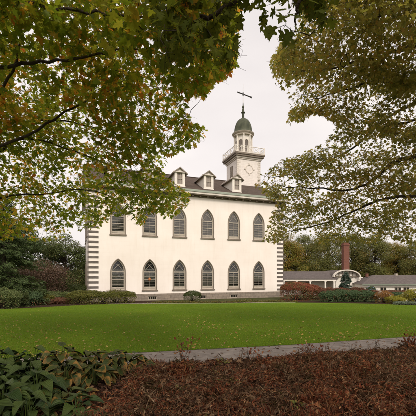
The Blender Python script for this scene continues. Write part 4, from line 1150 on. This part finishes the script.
# understory at the left of the lawn
GU = "shrubs along the lawn's wooded edge"
us = [(2, 25.8, 1.3, 1.5, 'gr', "dark green shrub at the lawn edge, cut by the picture edge"), (14, 28.0, 1.1, 1.35, 'box', "low dark shrub next to the one cut by the picture edge"),
      (27, 30.5, 1.3, 1.25, 'rho', "deep green shrub below the russet tree's outer side"), (24, 34.5, 1.7, 2.0, 'gr', "taller dull green shrub behind the low dark ones"),
      (40, 32.5, 1.2, .95, 'yew', "olive green low shrub below the russet tree"), (52, 34.2, 1.3, 1.25, 'gr', "dull green shrub right of the olive one, under the russet tree"),
      (64, 36.0, 1.3, 1.1, 'gr', "dull green shrub nearest the yellow green row"), (50, 33.0, .8, .6, 'rust', "lowest reddish clump beside the wooded lawn edge"),
      (61, 33.4, .9, .6, 'rust', "reddish clump just before the yellow green row"), (74, 41, 1.8, 1.9, 'box', "tall dark shrub behind the yellow green row by the temple corner")]
for i, (x, Y, r0, h, mm, lb) in enumerate(us):
    shrub("border_shrub", px(x, Y), Y, r0, 1.0, h, 190 + i, M[mm], lb, GU, 5600, .1, .28)
# low cover along the foundation
r_ = np.random.default_rng(9)
n = 9000; xs = r_.uniform(-6.4, 9.5, n); ys = far_edge(xs) + .25 + r_.uniform(0, 1.0, n) ** 1.0 * 1.1
den = bumps(np.stack([xs, ys, xs * 0], -1), 1.3, 3); ok = den > -.25; xs, ys, den = xs[ok], ys[ok], den[ok]
pos = np.stack([xs, ys, gz(ys) + r_.uniform(0, .26, len(xs)) * np.clip(den + .6, .3, 1)], -1)
nr = r_.normal(0, .6, (len(xs), 3)) + [0, 0, 1]; v, f = leaf_arrays(OVAL, False, pos, r_.normal(size=(len(xs), 3)), nr, r_.uniform(.06, .13, len(xs)), r=r_)
M['cover'] = leaf_mat("mixed_low_leaves", [(.10, .12, .02), (.16, .16, .03), (.05, .07, .015), (.22, .15, .03), (.07, .08, .02)], [(.12, .05, .03), (.25, .17, .04)], 1.6, .5, .8, transl=.25)
tag(mesh_obj("low_cover_plants", v, f, M['cover']), "low mixed green and yellow cover plants along the temple's stone foot", None, None, 'stuff')

# ------------------------------------------------------------------ grass blades and fallen leaves
r_ = np.random.default_rng(21)
n = 520000
Y = 6.3 * (33.0 / 6.3) ** r_.uniform(0, 1, n); X = r_.uniform(-.8, .85, n) * Y
ok = (Y > near_edge(X) - .015) & (Y < far_edge(X) - .02); X, Y = X[ok], Y[ok]; n = len(X)
h = r_.uniform(.018, .045, n) * (1 + Y * .012); w = .0016 * Y ** .55 * r_.uniform(.7, 1.3, n)
a = r_.uniform(0, 6.28, n); lean = r_.normal(0, .016, (n, 2)); z = gz(Y) + .008
b0 = np.stack([X - np.cos(a) * w, Y - np.sin(a) * w, z], -1); b1 = np.stack([X + np.cos(a) * w, Y + np.sin(a) * w, z], -1); t = np.stack([X + lean[:, 0], Y + lean[:, 1], z + h], -1)
V = np.stack([b0, b1, t], 1).reshape(-1, 3)
M['blade'] = leaf_mat("grass_blades", [(.098, .175, .008), (.14, .222, .011), (.18, .245, .014), (.11, .195, .009)], [(.22, .235, .028), (.15, .175, .018)], .4, .45, .95, transl=.35, tr_gain=1.3)
tag(mesh_obj("grass", V, np.arange(n * 3).reshape(-1, 3), M['blade']), "short mown bright green lawn grass", None, None, 'stuff')

def litter(name, n, X, Y, dz, smin, smax, mat, label, tilt=.35, T=MAPLE_MID, zoff=None, curl=.9):
    pos = np.stack([X, Y, gz(Y) + dz + (zoff if zoff is not None else 0)], -1); n = len(X)
    nr = r_.normal(0, tilt, (n, 3)) + [0, 0, 1]; tip = r_.normal(size=(n, 3)) * [1, 1, .15]
    v, f = leaf_arrays(T, T is MAPLE_MID, pos, tip, nr, r_.uniform(smin, smax, n), curl, .5, r=r_)
    return tag(mesh_obj(name, v, f, mat), label, None, None, 'stuff')
M['fallen'] = leaf_mat("fallen_leaf_colours", [(.33, .20, .04), (.38, .27, .06), (.24, .12, .03), (.42, .32, .10), (.16, .085, .03), (.28, .19, .05)], None, transl=.1, darkpatch=False)
n = 3000; Y = 7 + 17 * r_.beta(1.2, 2.4, n); X = r_.uniform(-.66, .66, n) * Y
den = bumps(np.stack([X, Y, X * 0], -1), .5, 8); ok = (Y > near_edge(X) + .05) & (r_.uniform(-.9, 1, n) < den + .25 - (Y > 15) * .35)
litter("fallen_leaves", n, X[ok], Y[ok], .042, .034, .085, M['fallen'], "yellow and tan maple leaves fallen on the lawn")
n = 170; X = r_.uniform(-3, 7, n); Y = near_edge(X) - r_.uniform(.03, PATH_W, n)
M['brownleaf'] = leaf_mat("brown_leaf_colours", [(.10, .052, .022), (.16, .085, .036), (.07, .036, .018), (.22, .13, .06)], None, transl=.1)
litter("path_leaves", n, X, Y, .018, .04, .09, M['brownleaf'], "few brown leaves lying on the grey path")

# ------------------------------------------------------------------ foreground bed: leaf litter, withered ground cover
def hosta_zone(X, Y):   # true where the hosta clumps grow
    return (X < -1.25 - .0 * Y) & (Y > 5.35) | (X < -1.75 - (Y - 4.0) * .10) & (Y <= 5.35)
n = 40000; Y = 3.2 + 6.6 * r_.uniform(0, 1, n) ** 1.15; X = r_.uniform(-.75, 1.1, n) * Y; ok = (Y < near_edge(X) - PATH_W - .03); X, Y = X[ok], Y[ok]
M['litter'] = leaf_mat("withered_litter", [(.03, .014, .009), (.055, .024, .014), (.09, .04, .024), (.02, .011, .008), (.14, .07, .04), (.04, .018, .012), (.20, .12, .07)], None, transl=.1, rough=.8, spec=.1)
litter("leaf_litter", n, X, Y, .03, .035, .085, M['litter'], "dead brown leaves covering the soil of the front bed", .75, OVAL, r_.uniform(0, .05, len(X)))
# withered low growth: many small sprawling clumps
def cover_h(X, Y):
    p = np.stack([X, Y, X * 0], -1); e = np.clip((near_edge(X) - PATH_W - Y) / .9, 0, 1)
    return (.12 + .12 * np.clip(bumps(p, 1.3, 31), -.8, 1) + .06 * bumps(p, 4.2, 33)).clip(.03, .45) * (.10 + .90 * e)
cc = []
while len(cc) < 900:
    y = 3.3 + 6.7 * r_.uniform() ** 1.1; x = r_.uniform(-.40, 1.05) * y
    if y > near_edge(x) - PATH_W - .06 or x < (-1.1 if y < 5.4 else -1.0) - r_.exponential(.15): continue
    cc.append((x, y, r_.uniform(.07, .24)))
cc = np.array(cc); hc = np.maximum(cover_h(cc[:, 0], cc[:, 1]), .03) * r_.uniform(.5, 2.4, len(cc)) * np.where(r_.uniform(size=len(cc)) < .12, 1.5, 1)
wgt = cc[:, 2] ** 1.6; idx = r_.choice(len(cc), 140000, p=wgt / wgt.sum()); n = len(idx)
g = r_.normal(size=(n, 3)); g[:, 2] = np.abs(g[:, 2]); g = norm(g); rr = r_.uniform(.3, 1.05, (n, 1)) ** .5
pos = g * rr * np.stack([cc[idx, 2], cc[idx, 2], hc[idx]], -1) + np.stack([cc[idx, 0], cc[idx, 1], gz(cc[idx, 1]) + .02], -1)
nr = g * .6 + r_.normal(0, .75, (n, 3)) + [0, 0, .3]; tip = r_.normal(size=(n, 3)) + g * .7
tone = r_.uniform(.55, 1.35, len(cc))
szs = tone[idx] * r_.uniform(.018, .050, n) * r_.choice([.7, 1, 1.5], n, p=[.4, .45, .15]); kind_ = (bumps(np.stack([cc[:, 0], cc[:, 1], cc[:, 0] * 0], -1), 1.6, 77) + r_.normal(0, .3, len(cc)) > 0)[idx]; nar = r_.uniform(size=n) < .55
M['withered'] = leaf_mat("withered_cover_leaves", [(.10, .024, .013), (.16, .042, .020), (.22, .065, .030), (.045, .014, .009), (.30, .12, .05), (.11, .028, .015), (.34, .19, .09), (.06, .018, .011)],
                         [(.03, .014, .010), (.05, .022, .014), (.14, .05, .025)], 2.0, .48, .8, transl=.2, rough=.8, spec=.06)
M['withered_tan'] = leaf_mat("tan_cover_leaves", [(.065, .032, .018), (.12, .062, .033), (.04, .020, .013), (.22, .13, .07), (.085, .042, .025), (.30, .20, .12), (.035, .018, .012)],
                         [(.03, .018, .012), (.10, .09, .025), (.06, .03, .018)], 2.0, .48, .8, transl=.2, rough=.8, spec=.06)
for sel, mt_, nm, lb in ((kind_, M['withered'], "withered_ground_cover", "dark reddish withered ground cover filling the front bed"), (~kind_, M['withered_tan'], "tan_ground_cover", "tan and brown withered ground cover patches in the front bed")):
    A, B = sel & ~nar, sel & nar
    v, f = join_arrays([leaf_arrays(OVAL * [1, .8], False, pos[A], tip[A], nr[A], szs[A], 1.5, .9, r=r_), leaf_arrays(OVAL * [1.5, .27], False, pos[B], tip[B], nr[B], szs[B] * 1.25, 1.6, .5, r=r_)])
    tag(mesh_obj(nm, v, f, mt_), lb, None, None, 'stuff')
n = 420; Y = 3.4 + 5 * r_.uniform(0, 1, n); X = r_.uniform(-.35, .65, n) * Y; ok = (Y < near_edge(X) - PATH_W - .1) & (X > -1.3); X, Y = X[ok], Y[ok]
litter("scattered_leaves", n, X, Y, .06, .05, .12, M['brownleaf'], "larger curled tan maple leaves caught in the withered cover", .6, MAPLE_MID, cover_h(X, Y) * .8, 1.3)
M['deadstem'] = leaf_mat("dead_stem_colours", [(.10, .05, .03), (.20, .11, .06), (.05, .025, .016), (.28, .18, .10), (.08, .035, .02)], None, transl=.02, rough=.8, spec=.1)
# arching dead fronds and stems through it
st = []; lf = []
for i in range(9000):
    y = 3.5 + 5.6 * r_.uniform() ** 1.1; x = r_.uniform(-.36, .68) * y
    if y > near_edge(x) - PATH_W - .02 or x < -1.3: continue
    z = float(gz(y)); H = float(cover_h(np.array([x]), np.array([y]))[0]) * r_.uniform(.8, 1.7) + .03; a = r_.uniform(0, 6.28); o = r_.uniform(.06, .26)
    s = np.linspace(0, 1, 6)[:, None]; P = np.array([x, y, z]) + np.concatenate([math.cos(a) * o * s ** 1.5, math.sin(a) * o * s ** 1.5, H * np.sin(s * 1.9)], 1)
    st.append(tube(P, np.linspace(.0026, .0012, 6), 3))
    if i % 2:
        m = 12; k = r_.uniform(.25, 1, m); Pp = np.stack([np.interp(k, s[:, 0], P[:, c]) for c in range(3)], -1)
        sd_ = np.where(np.arange(m) % 2, 1, -1)[:, None]; lat = np.array([-math.sin(a), math.cos(a), 0]) * sd_
        lf.append((Pp, lat + r_.normal(0, .3, (m, 3)) + [0, 0, -.2]))
v, f = join_arrays(st); tag(mesh_obj("dead_stems", v, f, M['deadstem']), "thin dead stems among the withered ground cover", None, None, 'stuff')
P = np.concatenate([a for a, b in lf]); T_ = np.concatenate([b for a, b in lf]); v, f = leaf_arrays(OVAL * [1, .6], False, P, T_, r_.normal(0, .4, P.shape) + [0, 0, 1], r_.uniform(.025, .055, len(P)), 1, .6, r=r_)
tag(mesh_obj("dead_fronds", v, f, M['withered']), "curled brown fronds standing in the withered cover", None, None, 'stuff')

# ------------------------------------------------------------------ hostas
def hosta_mat(name, g1, g2, edge, amt):
    m, n, l, p = mat_base(name, .5, .22)
    geo = n.new("ShaderNodeNewGeometry")
    r = ramp(n, [(0.0, g1), (.5, g2), (1, g1)]); l.new(geo.outputs['Random Per Island'], r.inputs[0])
    at = n.new("ShaderNodeAttribute"); at.attribute_name = "edge"
    z = noise(n, l, 7, 4); ad = n.new("ShaderNodeMath"); ad.operation = 'MULTIPLY_ADD'; l.new(z.outputs['Fac'], ad.inputs[0]); ad.inputs[1].default_value = 2.0; l.new(at.outputs['Fac'], ad.inputs[2])
    w = n.new("ShaderNodeTexWhiteNoise"); w.noise_dimensions = '1D'; l.new(geo.outputs['Random Per Island'], w.inputs['W'])
    a2 = n.new("ShaderNodeMath"); a2.operation = 'ADD'; l.new(ad.outputs[0], a2.inputs[0]); 
    w2 = n.new("ShaderNodeMath"); w2.operation = 'MULTIPLY_ADD'; l.new(w.outputs['Value'], w2.inputs[0]); w2.inputs[1].default_value = .7; w2.inputs[2].default_value = amt - .35; l.new(w2.outputs[0], a2.inputs[1])
    rr = ramp(n, [(0, (0, 0, 0)), (1, (1, 1, 1))]); mr_ = n.new("ShaderNodeMapRange"); mr_.inputs['From Min'].default_value = 1.65; mr_.inputs['From Max'].default_value = 2.0
    l.new(a2.outputs[0], mr_.inputs['Value'])
    er = ramp(n, [(0, edge), (1, (edge[0] * .45, edge[1] * .3, edge[2] * .3))]); l.new(z.outputs['Fac'], er.inputs[0])
    l.new(mixc(n, l, mr_.outputs[0], r.outputs[0], er.outputs[0]), p.inputs['Base Color'])
    va = n.new("ShaderNodeAttribute"); va.attribute_name = "vein"
    ml = n.new("ShaderNodeMath"); ml.operation = 'MULTIPLY'; l.new(va.outputs['Fac'], ml.inputs[0]); ml.inputs[1].default_value = 38.0
    sn = n.new("ShaderNodeMath"); sn.operation = 'COSINE'; l.new(ml.outputs[0], sn.inputs[0])
    vr = ramp(n, [(0, (.72, .72, .72)), (1, (1.12, 1.12, 1.12))]); mp_ = n.new("ShaderNodeMapRange"); mp_.inputs['From Min'].default_value = -1; l.new(sn.outputs[0], mp_.inputs['Value']); l.new(mp_.outputs[0], vr.inputs[0])
    src = p.inputs['Base Color'].links[0].from_socket
    l.new(mixc(n, l, 1.0, src, vr.outputs[0], 'MULTIPLY'), p.inputs['Base Color'])
    bumpn(n, l, p, sn.outputs[0], .7, .003)
    return m
M['hosta'] = hosta_mat("hosta_green", (.020, .040, .007), (.048, .070, .012), (.22, .15, .03), -.12)
M['hosta_y'] = hosta_mat("hosta_yellowing", (.024, .040, .009), (.058, .066, .013), (.32, .19, .04), .27)

def hosta(x, y, h, spread, nl, ls, mat, seed, label):
    r = np.random.default_rng(seed); z0 = float(gz(y))
    root = empty("hosta_plant", (x, y, z0), 0); tag(root, label, "plant", "hosta clumps in the front bed")
    NU, NV = 9, 11; u = np.linspace(0, 1, NU); vv = np.linspace(-1, 1, NV)
    halfw = .43 * np.sin(np.pi * np.clip(u, 0, 1) ** .60) ** .7 * (1 - .22 * u)
    V = []; Fc = []; E = []; VN = []; stems = []; o = 0
    for i in range(nl):
        k = (i + .5) / nl; a = i * 2.399 + r.normal(0, .25); out = spread * math.sqrt(k) * r.uniform(.8, 1.1); H = h * (1 - .55 * k) * r.uniform(.8, 1.12)
        b = np.array([out * math.cos(a), out * math.sin(a), H]); L_ = ls * r.uniform(.7, 1.15)
        stems.append(tube(np.stack([[.04 * math.cos(a), .04 * math.sin(a), 0], b * [.45, .45, .75], b]), np.array([.007, .006, .004]), 5))
        pitch = .25 - .75 * k + r.normal(0, .2); d = np.array([math.cos(a) * math.cos(pitch), math.sin(a) * math.cos(pitch), math.sin(pitch)])
        lat = np.array([-math.sin(a), math.cos(a), 0]) + r.normal(0, .18, 3); lat /= np.linalg.norm(lat); nn = np.cross(d, lat)
        U, VV = np.meshgrid(u, vv, indexing='ij'); hw = halfw[:, None]
        droop = -r.uniform(.25, .75) * U ** 2; cup = r.uniform(.15, .5) * (VV * hw) ** 2 * 3; ripple = .018 * np.cos(VV * math.pi * 4.5) * np.sin(np.pi * U) + .02 * np.sin(U * 9 + i) * np.abs(VV)
        P = b + L_ * (U[..., None] * d + (VV * hw)[..., None] * lat + (droop + cup + ripple)[..., None] * nn * np.array([1, 1, 1]))
        V.append(P.reshape(-1, 3)); E.append((.55 * np.maximum(np.abs(VV) ** 2, U ** 2)).ravel())
        VN.append((VV * (1 - .35 * U)).ravel())
        ii = np.arange(NU - 1)[:, None] * NV; jj = np.arange(NV - 1)[None]
        Fc.append(np.stack([ii + jj, ii + jj + 1, ii + NV + jj + 1, ii + NV + jj], -1).reshape(-1, 4) + o); o += NU * NV
    V = np.concatenate(V); V[:, 2] = np.maximum(V[:, 2], .02)
    ob = mesh_obj("foliage", V, np.concatenate(Fc), mat, root, smooth=True)
    at = ob.data.attributes.new("edge", 'FLOAT', 'POINT'); at.data.foreach_set('value', np.concatenate(E).astype(np.float32))
    at = ob.data.attributes.new("vein", 'FLOAT', 'POINT'); at.data.foreach_set('value', np.concatenate(VN).astype(np.float32))
    v, f = join_arrays(stems); mesh_obj("stalks", v, f, mat, root)
hs = []
for x, y, h, k in ((-4.0, 5.35, .50, 0), (-3.45, 5.6, .56, 0), (-2.95, 5.75, .52, 0), (-2.5, 5.85, .55, 1), (-2.1, 6.0, .50, 1), (-1.7, 6.1, .46, 1), (-1.38, 6.2, .36, 1)): hs.append((x, y, h, .30, 24, .24, k))
for x, y, h, k in ((-3.75, 4.9, .45, 0), (-3.2, 5.05, .46, 0), (-2.7, 5.2, .44, 0), (-2.25, 5.35, .40, 1), (-1.85, 5.5, .34, 1), (-3.3, 4.5, .42, 0), (-2.85, 4.55, .40, 0), (-2.4, 4.75, .38, 0), (-2.95, 4.05, .42, 0), (-2.5, 4.15, .42, 0)): hs.append((x, y, h, .30, 22, .27, k))
for x, y, h, k in ((-2.12, 4.0, .34, 0), (-1.62, 4.15, .26, 0), (-2.6, 3.6, .4, 0), (-1.95, 4.75, .16, 1)): hs.append((x, y, h, .26, 14, .25, k))
names = ["outermost green hosta of the row beside the lawn", "tall green hosta second along the row beside the lawn", "green hosta third along the row beside the lawn", "first yellow-edged hosta of the row beside the lawn",
         "yellowing hosta before the end pair of the row by the path", "yellow-edged hosta next to the smallest one at the path", "smallest yellowing hosta where the row meets the grey path",
         "broad green hosta behind the picture's edge in the second row", "green hosta in the second row below the tall one", "green hosta in the middle of the second row", "yellow-edged hosta in the second row", "yellowing hosta at the litter end of the second row",
         "green hosta low at the picture's side, third row", "large-leaved green hosta in the middle of the clump bed", "green hosta bordering the brown litter, third row", "corner hosta with large pale green leaves", "large glossy hosta beside the corner one",
         "green hosta at the bottom next to the brown litter", "separate hosta with blue-green leaves standing in the brown litter", "nearest corner hosta at the very bottom", "tiny yellowing hosta alone on the brown litter"]
for i, (x, y, h, s_, nl, ls, k) in enumerate(hs): hosta(x, y, h * .95, s_, int(nl * 1.7), ls * .80, M['hosta_y' if k else 'hosta'], 300 + i, names[i])

# ------------------------------------------------------------------ withered upright stems by the path
M['drystem'] = mottled("dry_stem", (.030, .020, .014), (.075, .048, .03), 8, .9, .1, 60, 0)
def dry_plant(x, y, h, ns, seed, label, leafy, wide=.2):
    r = np.random.default_rng(seed); z0 = float(gz(y)); root = empty("withered_plant", (x, y, z0)); tag(root, label, "plant", "withered upright plants beside the path")
    w = []; P_ = []; T_ = []
    for i in range(ns):
        a = r.uniform(0, 6.28); o = r.uniform(.1, 1) * wide; H = h * r.uniform(.6, 1.05); k = 7; s = np.linspace(0, 1, k)[:, None]
        P = np.concatenate([math.cos(a) * o * s + .02 * r.normal(), math.sin(a) * o * s * .7, H * s], 1); P[2:, :2] += r.normal(0, .012, (k - 2, 2)); w.append(tube(P, np.linspace(.0055, .002, k), 5))
        for j in range(3):
            q = P[r.integers(3, k)]; e = q + np.array([r.normal(0, .07), r.normal(0, .05), r.uniform(.03, .12)]); w.append(tube(np.stack([q, (q + e) / 2 + [0, 0, .01], e]), np.array([.003, .002, .001]), 4)); P_.append(e); T_.append(e - q)
        for j in range(leafy):
            P_.append(P[r.integers(2, k)] + r.normal(0, .01, 3)); T_.append(r.normal(size=3) * [1, 1, .3] + [0, 0, -.8])
    v, f = join_arrays(w); mesh_obj("stems", v, f, M['drystem'], root)
    P_ = np.array(P_); v, f = leaf_arrays(OVAL, False, P_, np.array(T_), r.normal(size=P_.shape), r.uniform(.03, .08, len(P_)) * (1 if leafy else .5), 1.3, .9, r=r)
    mesh_obj("leaves", v, f, M['withered'], root)
for i, a in enumerate([(-.46, 6.45, .50, 9, "tallest withered plant, with branching seed heads, where the path begins", 4, .22), (.83, 6.9, .30, 5, "short dark forked stems by the path, second of the withered plants", 1, .06),
                       (1.02, 6.75, .2, 6, "low spiky tuft beside the short forked stems", 2, .12), (2.15, 7.3, .27, 5, "thin pair of dark stems halfway along the path", 1, .07), (2.55, 7.5, .18, 6, "low curled tuft right of the thin pair of stems", 3, .14),
                       (3.35, 7.75, .24, 3, "single stout dark stub in the wide gap before the far stems", 0, .03), (4.12, 8.05, .30, 4, "two close dark stems near the far end of the path", 0, .05),
                       (4.75, 7.9, .36, 10, "bushy withered plant next to the last one", 5, .22), (5.05, 8.15, .42, 10, "withered plant at the picture edge, tall and brown leaved", 6, .18)]):
    x, y, h, ns, lb, lf_, wd = a; y += .22; h *= 1.1; dry_plant(x, y, h, ns, 400 + i, lb, lf_, wd)
# small green sprouts at the path's near edge
def sprout(x, y, seed, label):
    r = np.random.default_rng(seed); z0 = float(gz(y)); n = 26; a = r.uniform(0, 6.28, n); o = r.uniform(.01, .1, n)
    pos = np.stack([np.cos(a) * o, np.sin(a) * o, r.uniform(.03, .15, n)], -1); tip = np.stack([np.cos(a), np.sin(a), r.uniform(-.2, .8, n)], -1)
    v, f = leaf_arrays(OVAL, False, pos, tip, r.normal(0, .4, (n, 3)) + [0, 0, 1], r.uniform(.03, .07, n), r=r)
    root = empty("green_sprout", (x, y, z0)); tag(root, label, "plant", "green sprouts in the brown bed"); mesh_obj("leaves", v, f, M['cover'], root)
    w = [tube(np.stack([[0, 0, 0], p * .5, p]), np.array([.003, .002, .001]), 4) for p in pos[:8]]; v, f = join_arrays(w); mesh_obj("stems", v, f, M['twig'], root)
for i, (x, y, lb) in enumerate([(-.95, 6.45, "yellow green sprout at the path's near corner by the hostas"), (-.35, 6.3, "green sprout at the foot of the tallest withered plant"), (.3, 6.75, "yellow green sprout on the path edge between two withered plants"), (.42, 5.3, "green sprout in the middle of the brown bed"),
                                (1.9, 6.2, "yellow green sprout below the thin pair of stems"), (1.15, 4.35, "green sprout at the very bottom of the brown bed"), (-.5, 4.9, "green sprout in the brown bed nearest the hostas"), (2.2, 4.6, "green sprout low in the brown bed's far side"), (1.62, 4.35, "leafy green sprout low at the bottom beside the brown bed's middle"), (1.85, 4.5, "smaller green sprout beside the leafy one at the bottom of the bed")]): sprout(x, y, 500 + i, lb)
